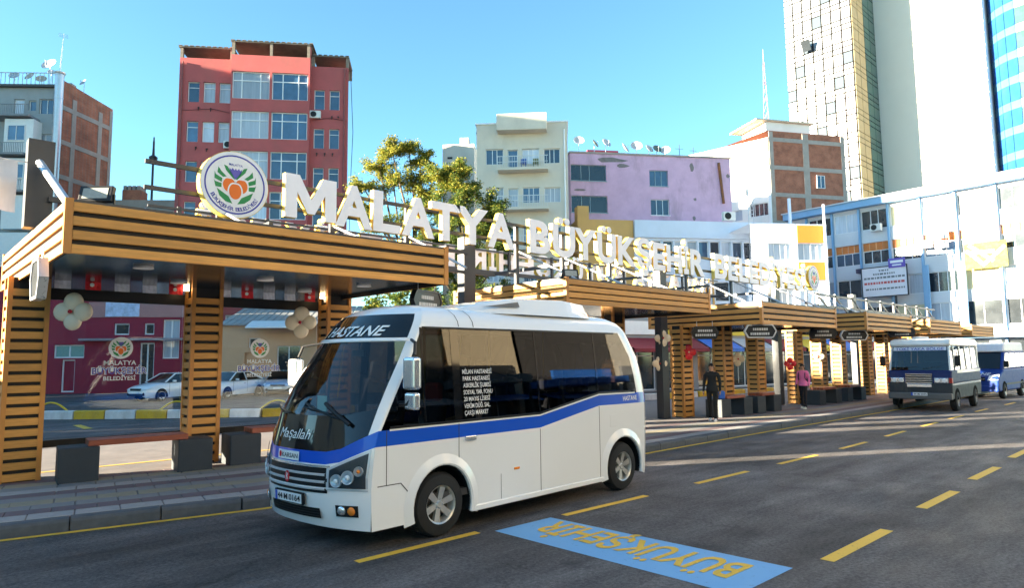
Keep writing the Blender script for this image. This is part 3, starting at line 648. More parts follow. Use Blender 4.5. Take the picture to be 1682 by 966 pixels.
m.build('concrete_frame', CONF, b)
window(b, lambda x, y, z: (x, y - .26, z), 5.95, 7.0, 20.6, 22.05, cols=(1, 1))
MB().box(.2, .5, 26.802, 5.9, 5, 28.0).build('roof_room', WHW, b); MB().box(-1.2, .1, 28.002, 6.2, 5.4, 28.15).build('roof_slab', mat('slab_cream', (.5, .44, .34), .8), b)
MB().cyl((-.25, -.3, 0), (-.25, -.3, 22), .16, n=8).build('flue', FRAMEW, b)
air_unit('air conditioner on the white wall left of the brick gable', on(b, *wf(-3.2, -.02, 20.0)), R(-85), s=1.3)
t = thing('lattice_mast', 'slim grey lattice radio mast on the white house roof', 'mast', on(b, 2.1, 3, 28.15), R(20)); MW = mat('mast_grey', (.16, .16, .17), .5); MR = mat('mast_red', (.20, .10, .09), .5)
for k in range(8):
    m = MB(); z0, z1 = k * 1.0, k * 1.0 + 1.0; w0, w1 = .30 - .03 * k, .30 - .03 * (k + 1)
    for sx, sy in ((-1, -1), (1, -1), (0, 1)): m.bar((sx * w0, sy * w0, z0), (sx * w1, sy * w1, z1), .05, .05)
    m.bar((-w0, -w0, z0), (w1, -w1, z1), .03, .03).bar((w0, -w0, z0), (0, w1, z1), .03, .03).bar((0, w0, z0), (-w1, -w1, z1), .03, .03)
    m.build('lattice_section', MR if k % 2 else MW, t)
MB().cyl((0, 0, 8), (0, 0, 9.6), .05, .02, n=6).bar((-.7, 0, 5.5), (.7, 0, 5.5), .05, .05).bar((-.6, 0, 7), (.6, 0, 7), .05, .05).build('aerials', GALV, t)

# ---- blue and white office block closing the street on the right
b = thing('office_block', 'white office block with blue pilasters closing the street on the right', 'building', (64.27, 20.74, 0), R(-96))
OW = mat('office_white', (.55, .57, .61), .7, var=.05, scale=.6, dirt=.12); OB = mat('office_blue', (.20, .37, .58), .55, var=.08, scale=1, dirt=.1)
OO = mat('orange_panel', (.55, .17, .04), .5, var=.12, scale=3)
P_ = [-6.9, -4.4, -1.9, .62, 3.2, 5.88, 8.72, 11.5, 14.3, 17.1, 20]
ops = []; orange = []
for a, c in zip(P_[:-1], P_[1:]):
    x0, x1 = a + .20, c - .05
    ops += [(x0, x1, 13.3, 15.05), (x0, x1, 10.2, 12.1), (x0, x1, 7.2, 8.9), (x0, x1, 4.3, 6.3)]
    orange.append((x0, x1))
m = MB(); holes_wall(m, -8.6, 20, 0, 15.35, ops, idf, rev=.25); m.quad((-8.6, 0, 0), (-8.6, 14, 0), (-8.6, 14, 15.35), (-8.6, 0, 15.35)); m.quad((-8.6, 0, 15.35), (20, 0, 15.35), (20, 14, 15.35), (-8.6, 14, 15.35)); m.build('wall', OW, b)
for i, o in enumerate(ops):
    w_, r_ = divmod(i, 4)
    if r_ == 1:
        window(b, idf, o[0], o[1], o[2], 11.35, cols=(1, 1, 1), glass=[PANED, PANE, PANED][w_ % 3], y=.14)
        for k in range(4):
            ww = (o[1] - o[0]) / 4; MB().box(o[0] + ww * k + .03, .12, 11.38, o[0] + ww * (k + 1) - .03, .2, 12.08).build('orange_panel', OO, b)
    else: window(b, idf, *o[:4], cols=(1, 1) if w_ % 2 else (1, .8, 1), glass=[PANED, PANEC, PANED, mat('blind_cream', (.62, .55, .36), .5, var=.1, scale=2), PANEC, PANED][(w_ + r_ * 2) % 6], y=.14)
for x in P_[:-1]: MB().box(x, -.24, 0, x + .16, -.002, 15.3).build('pilaster', OB, b)
MB().box(-8.9, -.75, 15.352, 20, .2, 15.95).build('roof_fascia', OB, b); MB().box(-9.0, -.9, 15.952, 20, 14, 16.05).build('roof_edge', OW, b)
MB().box(-2.0, -.9, 9.35, 1.0, -.002, 9.75).build('canopy_band', mat('dark_band', (.06, .05, .09), .6), b)
MB().box(-8.6, -1.3, 3.3, 20, -.002, 3.75).build('shop_canopy', OB, b)
for k in range(6): MB().box(-6 + 3.6 * k, -.02, .3, -3.2 + 3.6 * k, -.005, 3.1).build('shop_front', PANED, b)
for x in (3.35, 6.05): MB().box(x, -.5, 0, x + .4, -.29, 9.5).build('blue_column', OB, b)
# billboard, banner and small sign on it
bb = thing('billboard', 'white notice board with grey and red lines of text on the office block', 'sign', on(b, -1.42, -1.0, 7.15), R(-96))
MB().box(0, 0, 0, 3.7, .08, 2.5).build('board', mat('board_white', (.70, .70, .76), .5, var=.04), bb)
m = MB(); GT = mat('print_grey', (.16, .18, .20), .6); 
for k, (x0, x1, z, h) in enumerate([(1.45, 2.25, 2.15, .14), (.95, 2.75, 1.85, .16), (.15, 3.55, 1.52, .17), (.25, 3.5, .55, .15)]):
    x = x0
    while x < x1 - .05:
        w = random.uniform(.10, .3); m.box(x, -.006, z, min(x + w, x1), -.001, z + h); x += w + .07
m.build('print', GT, bb)
m = MB(); x = .15
while x < 3.5:
    w = random.uniform(.12, .3); m.box(x, -.006, 1.05, min(x + w, 3.55), -.001, 1.25); x += w + .06
m.build('red_print', mat('print_red', (.5, .10, .10), .6), bb)
m = MB(); m.box(-.08, -.03, -.08, 3.78, .06, -.001).box(-.08, -.03, 2.501, 3.78, .06, 2.58).box(-.08, -.03, 0, -.001, .06, 2.5).box(3.701, -.03, 0, 3.78, .06, 2.5).box(.1, .08, -3.0, .25, .2, 0).box(2.6, .08, -3.0, 2.75, .2, 0); m.build('frame', ANTH, bb)
bb = thing('small_sign', 'small purple sign above the white notice board', 'sign', on(b, .9, -1.1, 9.5), R(-96)); MB().box(0, 0, 0, 1.35, .06, .8).build('board', mat('purple', (.13, .09, .42), .5), bb); MB().box(.15, -.006, .4, 1.2, -.001, .62).box(.3, -.006, .15, 1.05, -.001, .28).build('print', WHITE, bb)
bb = thing('banner', 'yellow green banner hung on the sunlit right part of the office block', 'banner', on(b, 6.5, -.6, 8.75), R(-96))
m = MB(); rows = [[(x * .29, .03 * math.sin(x * 1.1 + z), z * .205) for x in range(11)] for z in range(11)]; m.grid(rows); YB = mat('banner_yellow', (.36, .34, .012), .6, var=.1)
m.build('cloth', YB, bb, smooth=True)
m = MB()
for s_, w in (((.2, 1.5), (1.4, .2)), ((.4, 1.9), (2.0, .5)), ((1.3, .25), (2.8, 1.6))): m.bar((s_[0], -.05, s_[1]), (w[0], -.05, w[1]), .01, .22)
m.box(.5, -.055, 1.15, 2.1, -.04, 1.4); m.build('white_swash', WHITE, bb)
air_unit('single air conditioner between the upper windows of the office block', on(b, -.2, -.29, 13.0), R(-96), s=1.1)
air_unit('upper air conditioner of the stacked pair on the office block', on(b, 4.9, -.29, 11.55), R(-96), s=1.1)
air_unit('lower air conditioner of the stacked pair on the office block', on(b, 4.9, -.29, 10.75), R(-96), s=1.1)
air_unit('air conditioner left of the stacked pair on the office block', on(b, 3.75, -.29, 10.9), R(-96), s=1.1)

# ---- orange framed block left of the office
b = thing('shop_block', 'narrow block with orange panels above and below a window band', 'building', (52.65, 22.0, 0), R(-37))
OR2 = mat('bright_orange', (.62, .20, .03), .6, var=.06)
m = MB(); holes_wall(m, -5, 1.25, 0, 12.3, [(-1.2, 1.05, 9.45, 10.8), (-3.6, -1.6, 9.45, 10.8), (-1.2, 1.05, 5.6, 7.2), (-3.6, -1.6, 5.6, 7.2)], idf); m.quad((1.25, 0, 0), (.6, 6, 0), (.6, 6, 12.3), (1.25, 0, 12.3)); m.quad((-5, 0, 12.3), (1.25, 0, 12.3), (.6, 6, 12.3), (-5, 6, 12.3)); m.build('wall', PBL, b)
for o in [(-1.2, 1.05, 9.45, 10.8), (-3.6, -1.6, 9.45, 10.8), (-1.2, 1.05, 5.6, 7.2), (-3.6, -1.6, 5.6, 7.2)]: window(b, idf, *o, cols=(1, 1, 1, 1), glass=PANEC)
for z0, z1 in ((10.82, 12.2), (7.9, 9.3)): MB().box(-1.2, -.06, z0, 1.1, -.002, z1).build('orange_panel', OR2, b)
t = thing('steel_post', 'tall pale steel post in front of the orange block', 'pole', on(b, .85, -.5, 0), 0); MB().box(0, 0, 0, .14, .14, 13.8).build('post', PBL, t)

# ---- glass tower
TW = mat('tower_panel', (.16, .18, .22), .3, var=.05, scale=.4, spec=.7); TG = mat('tower_gold_reflection', (.32, .26, .14), .18, var=.12, scale=.5, spec=.8); TGR = mat('tower_green_glass', (.035, .085, .075), .08, var=.3, scale=.5, spec=.8)
TBL = mat('tower_blue_glass', (.016, .075, .25), .12, var=.3, scale=.4, spec=.35); TJ = mat('tower_joint', (.006, .006, .006), .9, spec=.1); TSW = mat('tower_wall', (.70, .66, .60), .75, var=.03, scale=.3)
b = thing('office_tower', 'high rise tower with white panels, gold-reflecting glass corner and blue glass bay', 'building', (104.4, 32.54, 0), R(-90))
m = MB().box(-13.6, .06, 0, -3.4, 30, 88); m.build('core', TJ, b)
MB().box(-3.38, 9.7, 0, 9.8, 30, 88).build('blank_wall', TSW, b)
def pm(w, h, c, name):
    return MB().add([(0,0,0),(w,0,0),(w,0,h),(0,0,h),(0,.05,0),(w,.05,0),(w,.05,h),(0,.05,h)], [(0,1,2,3),(0,4,5,1),(1,5,6,2),(2,6,7,3),(3,7,4,0)]).mesh(name, c)
fh = [(0, 1.83), (1.88, .80), (2.73, .80)]
cw_ = 10.2 / 7
pA = [pm(cw_ - .22, h - .14, TW, 'facade_panel') for _, h in fh]
TWG = mat('tower_panel_pane', (.06, .075, .09), .08, var=.1, spec=.9); pG = pm(cw_ - .22, fh[0][1] - .14, TWG, 'facade_panel')
for k in range(16):
    z = 14 + k * 3.58
    for c in range(7):
        for q, (dz, h) in enumerate(fh): link('facade_panel', pG if (q == 0 and (c * 3 + k * 2) % 5 == 1) else pA[q], b, (-13.6 + c * cw_ + .03, .0, z + dz))
o = MB().box(0, -.9, 0, 1.3, -.84, 1.7).build('open_vent', PANED, b); o.location = (-10.6, .1, 50.2); o.rotation_euler = (R(25), 0, 0)
# gold and green side: the gold is a sunlit reflection put into the colour
gw = 9.6 / 4
pg = [[pm(gw - .14, h - .07, c, 'glass_panel') for _, h in fh] for c in (TG, TGR)]
for k in range(16):
    z = 14 + k * 3.58
    for c in range(4):
        for q, (dz, h) in enumerate(fh):
            o = link('glass_panel', pg[0 if c < 2 else 1][q], b, (-3.4 + .06, .03 + c * gw + .03, z + dz), R(90))
# white strip and blue curved bay
st = [pm(1.22, h, TW, 'strip_panel') for _, h in ((0, 1.64), (0, 1.68))]
MB().box(9.82, 9.8, 0, 11.1, 28, 88).build('strip_core', TSW, b)
for k in range(26): link('strip_panel', st[k % 2], b, (9.84, 9.72, 20 + k * 1.79))
MB().lathe([(5.4, 26.0), (5.4, 88)], 48, origin=(16.2, 14.4, 0)).build('bay_core', TBL, b)
na = 9; R_ = 5.5
bp_ = {}
for c in range(na):
    a0 = R(140 + c * 14.5); a1 = R(140 + (c + 1) * 14.5 - .8)
    for q, (h, mt) in enumerate(((2.3, TBL), (1.15, mat('tower_pale_blue', (.05, .15, .27), .15, var=.15, scale=.6, spec=.35)))):
        if c > 7: mt = TG if q else TGR
        p = [(R_ * math.cos(a0), R_ * math.sin(a0)), (R_ * math.cos(a1), R_ * math.sin(a1))]
        bp_[c, q] = MB().quad((p[0][0], p[0][1], 0), (p[1][0], p[1][1], 0), (p[1][0], p[1][1], h), (p[0][0], p[0][1], h)).mesh('bay_panel', mt)
for k in range(11):
    for c in range(na):
        link('bay_panel', bp_[c, 0], b, (16.2, 14.4, 26.6 + k * 3.58)); link('bay_panel', bp_[c, 1], b, (16.2, 14.4, 26.6 + k * 3.58 + 2.36))
MB().box(11, 8, 0, 40, 30, 25.9).build('podium', TSW, b)
# shadowing gable between tower foot and office
# ---- low buildings behind the car park
MAR = mat('maroon_render', (.27, .022, .045), .65, var=.12, scale=.8); MPK = mat('dusty_pink_band', (.40, .20, .19), .75, var=.1, scale=1)
b = thing('shop_house', 'maroon two storey shop house behind the parked white car', 'building', (11.31, 52.35, 0), R(-36))
ops = [(3.35, 4.45, 2.3, 5.0), (1.9, 2.85, .3, 3.4), (.17, 1.16, 3.95, 4.74), (2.13, 2.78, 3.95, 4.74), (-3.6, -1.66, 2.4, 3.3), (-3.05, -2.2, .1, 2.3)]
m = MB(); holes_wall(m, -8, 5.2, 0, 8.6, ops, idf); m.quad((5.2, 0, 0), (5.2, 8, 0), (5.2, 8, 8.6), (5.2, 0, 8.6)); m.quad((-8, 0, 8.6), (5.2, 0, 8.6), (5.2, 8, 8.6), (-8, 8, 8.6)); m.build('wall', MAR, b)
for i, o in enumerate(ops): window(b, idf, *o, cols=(1, 1) if i in (0, 1, 4) else (1,), transom=.5 if i == 0 else None, glass=[PANEC, PANED, PANED, PANED, mat('teal_pane', (.10, .26, .28), .15), MAR][i], name='door' if i in (1, 5) else 'window', fw=.09)
MB().box(-1.5, -.05, 5.15, 5.2, -.002, 6.2).build('pink_band', MPK, b); MB().box(-1.8, -.6, 3.55, 4.8, -.055, 3.7).build('awning', mat('grey_awning', (.30, .24, .26), .8, var=.2), b)
MB().box(-.38, -.12, 5.2, 1.8, -.055, 6.4).build('sign_board', mat('sign_blue_white', (.45, .50, .66), .5, var=.4, scale=3), b)
b = thing('wall_house', 'peach rendered low house right of the second shelter pillar', 'building', (16.41, 42.12, 0), R(-36))
PEA = mat('peach_render', (.60, .36, .21), .8, var=.08, scale=.8, dirt=.1)
ops = [(.28, 1.0, 2.9, 3.5), (.05, .95, .05, 2.6), (2.0, 3.4, 1.2, 3.0)]
m = MB(); holes_wall(m, -1.4, 9, 0, 4.3, ops, idf); m.quad((-1.4, 0, 0), (-1.4, 8, 0), (-1.4, 8, 4.3), (-1.4, 0, 4.3)); m.build('wall', PEA, b)
window(b, idf, *ops[0], glass=PANED); window(b, idf, *ops[1], glass=PEA, frame=mat('peach_frame', (.5, .28, .15), .7), name='door'); window(b, idf, *ops[2], cols=(1, 1), glass=PANED)
m = MB(); k = -1.5
while k < 9: m.add([(k, -.3, 4.30), (k + .42, -.3, 4.30), (k + .42, 6, 5.9), (k, 6, 5.9), (k + .05, -.3, 4.37), (k + .37, -.3, 4.37), (k + .37, 6, 5.97), (k + .05, 6, 5.97)], [(0,1,2,3),(4,5,6,7),(0,4,7,3),(1,5,6,2),(0,1,5,4)]); k += .43
m.build('roof', mat('grey_sheet_roof', (.34, .32, .30), .7, var=.25, scale=1.5), b)
MB().add([(.45, -1.6, 4.05), (4.5, -1.6, 4.05), (4.5, 0, 4.5), (.45, 0, 4.5), (.45, -1.6, 4.13), (4.5, -1.6, 4.13), (4.5, 0, 4.58), (.45, 0, 4.58)], [(0,1,2,3),(4,5,6,7),(0,1,5,4),(1,2,6,5),(0,3,7,4)]).build('awning', WHITE, b)
# row of small shops across the back lane, seen between the far shelters
b = thing('shop_row', 'row of small dark shops with red and blue awnings behind the far shelters', 'building', (31.0, 24.5, 0), R(-12))
SG = mat('shop_grey', (.26, .26, .27), .75, var=.15, scale=1)
ops = [(.4 + 3.1 * k, 3.1 + 3.1 * k, .1, 2.7) for k in range(9)]
m = MB(); holes_wall(m, 0, 29, 0, 4.4, ops, idf); m.quad((0, 0, 0), (0, 6, 0), (0, 6, 4.4), (0, 0, 4.4)); m.quad((0, 0, 4.4), (29, 0, 4.4), (29, 6, 4.4), (0, 6, 4.4)); m.build('wall', SG, b)
cols_ = [mat('awn_maroon', (.20, .02, .03), .7, var=.1), mat('awn_blue', (.03, .14, .50), .6, var=.1), mat('awn_grey', (.4, .4, .42), .7, var=.1), mat('awn_yellow', (.55, .40, .03), .6, var=.1)]
for k, o in enumerate(ops):
    window(b, idf, *o, cols=(1, 1), transom=.78, glass=PANED, name='shop_window')
    c = cols_[[0, 0, 1, 2, 0, 3, 1, 0, 2][k]]
    MB().add([(o[0] - .1, -1.3, 2.55), (o[1] + .1, -1.3, 2.55), (o[1] + .1, 0, 3.2), (o[0] - .1, 0, 3.2), (o[0] - .1, -1.3, 2.35), (o[1] + .1, -1.3, 2.35)], [(0, 1, 2, 3), (0, 1, 5, 4)]).build('awning', c, b)
    MB().box(o[0], -.12, 3.4, o[1], -.01, 4.2).build('name_board', cols_[(k * 2 + 1) % 4] if k % 2 else WHITE, b)
# ---- neighbours out of view: block added on the left to shade the foreground, shops across the street
b = thing('apartment_block', 'cream block added out of view on the left to shade the foreground', 'building', (0, 0, 0), 0)
n_ = Vector((math.sin(-SUN_AZ), math.cos(SUN_AZ))); d_ = Vector((math.cos(SUN_AZ), math.sin(SUN_AZ)))
o_ = d_ * -30 + n_ * 9.2; b.location = (o_.x, o_.y, 0); b.rotation_euler = (0, 0, SUN_AZ - R(90))
ops = [(2 + 3.4 * k, 4 + 3.4 * k, 2 + 3.1 * q, 3.6 + 3.1 * q) for k in range(10) for q in range(3)]
m = MB(); holes_wall(m, 0, 36, 0, 13.4, ops, lambda x, y, z: (x, -y + 0, z)); m.box(0, -12, 0, 36, -.3, 13.4); m.build('wall', CREAM, b)
for o in ops[::2]: window(b, lambda x, y, z: (x, -y, z), *o, cols=(1, 1))
for i, (x, w, h, c, nm) in enumerate([(-6, 12, 13, (.66, .56, .40), 'cream'), (6.3, 7.4, 15, (.60, .55, .45), 'sand'), (13.8, 5.4, 13.5, (.085, .07, .06), 'brown'), (19.5, 4.6, 13.5, (.66, .54, .38), 'buff'), (24.4, 8, 14, (.08, .075, .075), 'umber'), (32.6, 14, 14, (.6, .55, .48), 'stone')]):
    t = thing('street_house', nm + ' shop house on the camera side of the street, outside the picture', 'building', (x, -8.5, 0), 0)
    wm = mat('house_' + nm, c, .8, var=.08, scale=.7)
    ops = [q_ for q_ in ((.4, 2.9, .1, 3.1), (3.3, 4.2, .1, 2.5), (5.6, 7.0, .9, 3.0), (7.6, 10.6, .1, 3.3), (11.2, 12.2, .1, 2.4)) if q_[1] < w - .2] + [(1.2 + 4.6 * k, 2.5 + 4.6 * k, 1.1 + 3.3 * q, 2.4 + 3.3 * q) for k in range(int(w / 4.7)) for q in range(2, int(h / 3.4))]
    m = MB(); holes_wall(m, 0, w, 0, h, ops, lambda x, y, z: (x, -y, z)); m.box(0, -9, 0, w, -.4, h); m.build('wall', wm, t)
    for k, o in enumerate(ops): window(t, lambda x, y, z: (x, -y, z), *o, cols=(1, 1), glass=[PANED, PANE, PANEC][k % 3])
    MB().add([(.3, 0, 2.9), (w - .3, 0, 2.9), (w - .3, 1.6, 2.4), (.3, 1.6, 2.4)], [(0, 1, 2, 3)]).build('awning', [cols_[1], cols_[0], cols_[2], cols_[1], cols_[1], cols_[2]][i], t)

# unseen added kiosk up the pavement on the left, outside the picture: it keeps the low sun off the near paving
t = thing('sun_blocker', 'low dark added kiosk up the pavement on the left, outside the picture', 'blocker', (-9.0, 14.2, .15), R(58))
MB().box(-1.2, -.9, 0, 5.0, .9, 2.85).build('wall', ANTH, t); MB().box(-1.3, -1.0, 2.852, 5.1, 1.0, 3.0).build('roof', ANTH, t); MB().box(-.8, -.93, 1.0, 4.6, -.902, 2.2).build('window', PANED, t)

# unseen blocks added on the left: they keep the car park and the houses behind it out of the low sun
for lab, n0, n1, s0, H_, wm in (('narrow block added out of view on the left to shade the old minibus', 19.5, 23.2, -42, 14.2, CREAM), ('long low block added out of view on the left to shade the car park', 23.3, 47.8, -42, 11.5, CREAM), ('high block added out of view on the left to shade the houses', 48.0, 71.5, -42, 30.0, CREAM)):
    o_ = d_ * s0 + n_ * n1; t = thing('shade_block', lab, 'building', (o_.x, o_.y, 0), SUN_AZ - R(90)); w = n1 - n0
    ops = [(.6 + 2.6 * k, 2.2 + 2.6 * k, 1.2 + 3.1 * q, 2.9 + 3.1 * q) for k in range(max(1, int((w - .4) / 2.6))) for q in range(int((H_ - .5) / 3.1))]
    m = MB(); holes_wall(m, 0, w, 0, H_, ops, lambda x, y, z: (x, -y, z)); m.box(0, -10, 0, w, -.3, H_); m.build('wall', wm, t)
    for o in ops[::3]: window(t, lambda x, y, z: (x, -y, z), *o, cols=(1, 1))

# unseen dark fronts added there to darken the minibus glass reflections
for x, w, hh, nm in ((-5.5, 9.5, 4.6, 'first'), (6.8, 4.0, 5.2, 'second'), (13.4, 3.9, 4.4, 'third'), (19.2, 4.2, 5.0, 'fourth'), (26.5, 5.2, 4.6, 'fifth'), (33.0, 12.0, 4.8, 'sixth')):
    t = thing('dark_front', nm + ' dark front added unseen across the street for the minibus glass to reflect', 'shop', (x, -8.44, 0), 0)
    MB().box(0, -.02, .3, w, .06, hh - .8).build('glazing', PANED, t); MB().box(-.05, -.02, hh - .79, w + .05, .16, hh).build('fascia_board', {'first': SG, 'second': cols_[0], 'third': cols_[1], 'fourth': ANTH, 'fifth': cols_[1], 'sixth': SG}[nm], t); MB().box(0, -.02, 0, w, .1, .29).build('plinth', SG, t)
    for k in range(1, int(w / 1.4)): MB().box(k * 1.4 - .03, .061, .3, k * 1.4 + .03, .10, hh - .8).build('mullion', GALV, t)
# deep shop canopies on the camera side of the street
for x, w, zc, dp, nm in ((7.0, 4.2, 3.35, 3.0, 'dark'), (19.0, 3.0, 3.5, 2.4, 'grey'), (24.5, 6.0, 3.2, 2.0, 'blue')):
    t = thing('shop_canopy', nm + ' shop canopy on the camera side of the street, outside the picture', 'canopy', (x, -8.48, 0), 0)
    MB().box(0, 0, zc, w, dp, zc + .5).build('roof', {'dark': ANTH, 'grey': SG, 'blue': cols_[1]}[nm], t)
    for xx in (.1, w - .2): MB().box(xx, dp - .2, 0, xx + .1, dp - .1, zc - .002).build('post', ANTH, t)
# ================================================================ shelters
SLH, SLG = .118, .057           # slat height, gap
_slat = {}
def slat_mesh(L):
    k = round(L, 3)
    if k not in _slat:
        _slat[k] = MB().add([(0,0,0),(L,0,0),(L,.035,0),(0,.035,0),(0,.006,.006),(L,.006,.006),(0,0,SLH*.08),(L,0,SLH*.08),(0,0,SLH*.94),(L,0,SLH*.94),(0,.008,SLH),(L,.008,SLH),(L,.035,SLH),(0,.035,SLH)],
            [(4,5,7,6),(6,7,9,8),(8,9,11,10),(10,11,12,13),(0,1,5,4),(0,3,2,1),(3,13,12,2)]).mesh('slat', WOOD)
    return _slat[k]
def shelter(lab, X0, Y0, L, D, zb, zt, pxs, py, pw=.58, pd=.46, full=True, glass=False, skew=0.0):
    t = thing('bus_shelter', lab, 'bus shelter', (X0, Y0, 0), skew, 'slatted bus shelters along the pavement')
    H_ = zt - zb; pit = (H_ - SLH) / 3
    # roof deck and ceiling
    MB().box(.03, .03, zt - .06, L - .03, D - .03, zt + .035).build('roof_cap', ANTH, t)
    MB().box(.06, .06, zb + .06, L - .06, D - .06, zb + .09).build('ceiling', CEIL, t)
    # fascias: dark backing, corner posts, four slats each
    for cx_, cy_ in ((0, 0), (L - .09, 0), (L - .09, D - .09), (0, D - .09)): MB().box(cx_, cy_, zb - .004, cx_ + .09, cy_ + .09, zt + .042).build('corner_trim', WOODT, t)
    for (ox, oy, an, ln) in ((0, 0, 0, L), (L, 0, 90, D), (L, D, 180, L), (0, D, 270, D)):
        f = MB().box(.092, .045, .005, ln - .092, .065, H_ - .005).build('fascia', DARK, t, (ox, oy, zb), R(an))
        for k in range(4): link('slat', slat_mesh(ln - .19), f, (.095, .006, k * pit))
    # pillars
    nsl = int((zb + .05 - .15) / (SLH + SLG))
    for px in pxs:
        p = MB().box(.05, .05, 0, pw - .05, pd - .05, zb - .09).build('pillar', DARK, t, (px, py, .15))
        for x in (0, pw - .07):
            for y in (0, pd - .07): MB().box(x, y, 0, x + .07, y + .07, zb - .085).build('corner_post', WOODT, p)
        for (ox, oy, an, ln) in ((0, 0, 0, pw), (pw, 0, 90, pd), (pw, pd, 180, pw), (0, pd, 270, pd)):
            if an == 180 and not full: continue
            for k in range(nsl):
                a = R(an); dx = .07 * math.cos(a) - .008 * math.sin(a) * 1; dy = .07 * math.sin(a) + .008 * math.cos(a)
                link('slat', slat_mesh(ln - .14), p, (ox + dx, oy + dy, .03 + k * (SLH + SLG)), a)
    return t
S1 = shelter('wooden slat bus shelter nearest the camera on the left', 1.53, 9.68, 5.92, 5.95, 3.40, 4.05, (-.12, 2.70, 5.50), 3.75)
S2 = shelter('wooden slat bus shelter directly behind the white minibus', 10.86, 9.90, 5.94, 4.0, 3.24, 3.79, (.1, 2.75, 5.25), 2.9)
S3 = shelter('wooden slat bus shelter beside the person in black', 18.62, 9.32, 5.35, 4.0, 2.98, 3.62, (-.15, 2.4, 4.75), 2.62)
S4 = shelter('wooden slat bus shelter behind the person in pink', 26.7, 9.3, 5.15, 4.0, 2.98, 3.62, (-.2, 2.1, 4.2), 2.6, full=False)
S5 = shelter('wooden slat bus shelter behind the old blue minibus', 34.3, 9.3, 4.95, 4.0, 3.0, 3.62, (-.2, 2.0, 4.0), 2.6, full=False)
S6 = shelter('farthest wooden slat bus shelter in front of the office block', 41.3, 9.3, 4.6, 4.0, 2.98, 3.55, (0, 2.0, 3.9), 2.6, full=False)
# ceiling lamps: round white discs; then small warm glowing discs by two pillar tops
GLOW = mat('warm_glow', (1.0, .72, .36), .4, var=0, emis=1.6)
for S, L, zb, ls in ((S1, 5.92, 3.40, ((1.2, 1.2), (3.2, 1.6), (5.0, 1.4), (2.2, 2.9), (4.6, 3.0))),):
    for x, y in ls:
        r = MB().lathe([(.001, .03), (.13, .03), (.14, .0), (.12, 0), (.001, .004)], 20, origin=(x, y, zb + .028)).build('ceiling_lamp', WHITE, S)
for S, zb, px, py in ((S1, 3.40, 2.62, 3.85), (S1, 3.40, 5.42, 3.85)):
    MB().lathe([(.001, .0), (.05, .0), (.05, .05), (.001, .05)], 14, origin=(px, py, zb + .0)).build('glow_disc', GLOW, S)

# rear glass wall of the first shelter, with emblem and lettering transfers
EO = mat('emblem_orange', (.80, .16, .015), .45, var=.04); EG = mat('emblem_green', (.015, .24, .07), .45, var=.04); EB = mat('emblem_blue', (.05, .06, .36), .45, var=.04); EV = mat('emblem_violet', (.10, .09, .42), .45, var=.04)
def emblem(mb, fn, r, layer=0.002):
    """leaf wreath, three apricots, crown wedge in a unit circle; materials 0 white 1 green 2 orange 3 violet; fn(a, b, h)"""
    def poly(pts, mi, h):
        n = len(pts); mb.add([fn(a * r, b * r, h) for a, b in pts], [tuple(range(n))], mi)
    L_ = [((-.04, .12), (-.33, .42), (-.40, .60), (-.28, .56), (-.02, .16)),
          ((-.30, .20), (-.48, .36), (-.58, .50), (-.61, .30), (-.42, .16)),
          ((-.44, .12), (-.66, .22), (-.70, .33), (-.70, .08), (-.46, -.02)),
          ((-.46, -.06), (-.68, -.02), (-.72, .04), (-.66, -.20), (-.46, -.20)),
          ((-.08, -.72), (-.22, -.48), (-.62, -.24), (-.52, -.50), (-.32, -.66))]
    for p in L_:
        poly(p, 1, layer); poly([(-a, b) for a, b in reversed(p)], 1, layer)
    def blob(cx, cy, sx, sy, mi, h, dent=0.0):
        pts = []
        for k in range(22):
            a = 2 * math.pi * k / 22; q = 1 - dent * math.exp(-((a - math.pi / 2) / .35) ** 2); pts.append((cx + sx * math.cos(a) * q, cy + sy * math.sin(a) * q))
        poly(pts, mi, h)
    for cx in (-.21, .21): blob(cx, -.08, .25, .29, 0, layer * 1.2, .12); blob(cx, -.08, .21, .25, 2, layer * 1.6, .14)
    blob(0, -.28, .26, .33, 0, layer * 2.2, .1); blob(0, -.28, .21, .28, 2, layer * 2.8, .12)
    poly([(-.22, .52), (-.15, .46), (-.11, .53), (-.04, .46), (0, .53), (.04, .46), (.11, .53), (.15, .46), (.22, .52), (.18, .36), (0, .14), (-.18, .36)], 3, layer)
EM = [WHITE, EG, EO, EV]
GY = 4.22
gl = thing('glass_screen', 'glass wind screen behind the nearest shelter with municipal emblems', 'glass screen', (1.53, 9.68 + GY, .15), 0)
for x0, x1 in ((.47, 2.68), (3.30, 5.48)):
    p = MB().box(x0, -.006, .60, x1, .006, 3.0).build('pane', CGLASS, gl)
    xm = x0 + (x1 - x0) * (.53 if x0 < 1 else .42)
    m = MB(); emblem(m, lambda a, b, h: (xm + a, -.012 - h, 2.17 + b), .215, .001)
    m.add([(xm + .20 * math.cos(k * math.pi / 12), -.0105, 2.17 + .20 * math.sin(k * math.pi / 12)) for k in range(24)], [tuple(range(24))], 0)
    m.build('emblem_transfer', EM, p, recalc=False)
    m = MB(); f = lambda a, b: (a, -.010, b)
    text_fit(m, 'MALATYA', f, xm - .26, xm + .26, .085, 0, .012, z0=1.86); text_fit(m, 'BÜYÜKŞEHİR', lambda a, b: (a, -.0085, b), xm - .455, xm + .455, .118, 0, .06, z0=1.70); text_fit(m, 'BÜYÜKŞEHİR', f, xm - .44, xm + .44, .115, 1, .014, z0=1.70); text_fit(m, 'BELEDİYESİ', f, xm - .26, xm + .26, .075, 0, .012, z0=1.585)
    m.build('lettering_transfer', [WHITE, EB], p, recalc=False)
m = MB().box(-.1, -.04, 3.0, 6.1, .04, 3.2); m.build('top_rail', BLACK, gl)
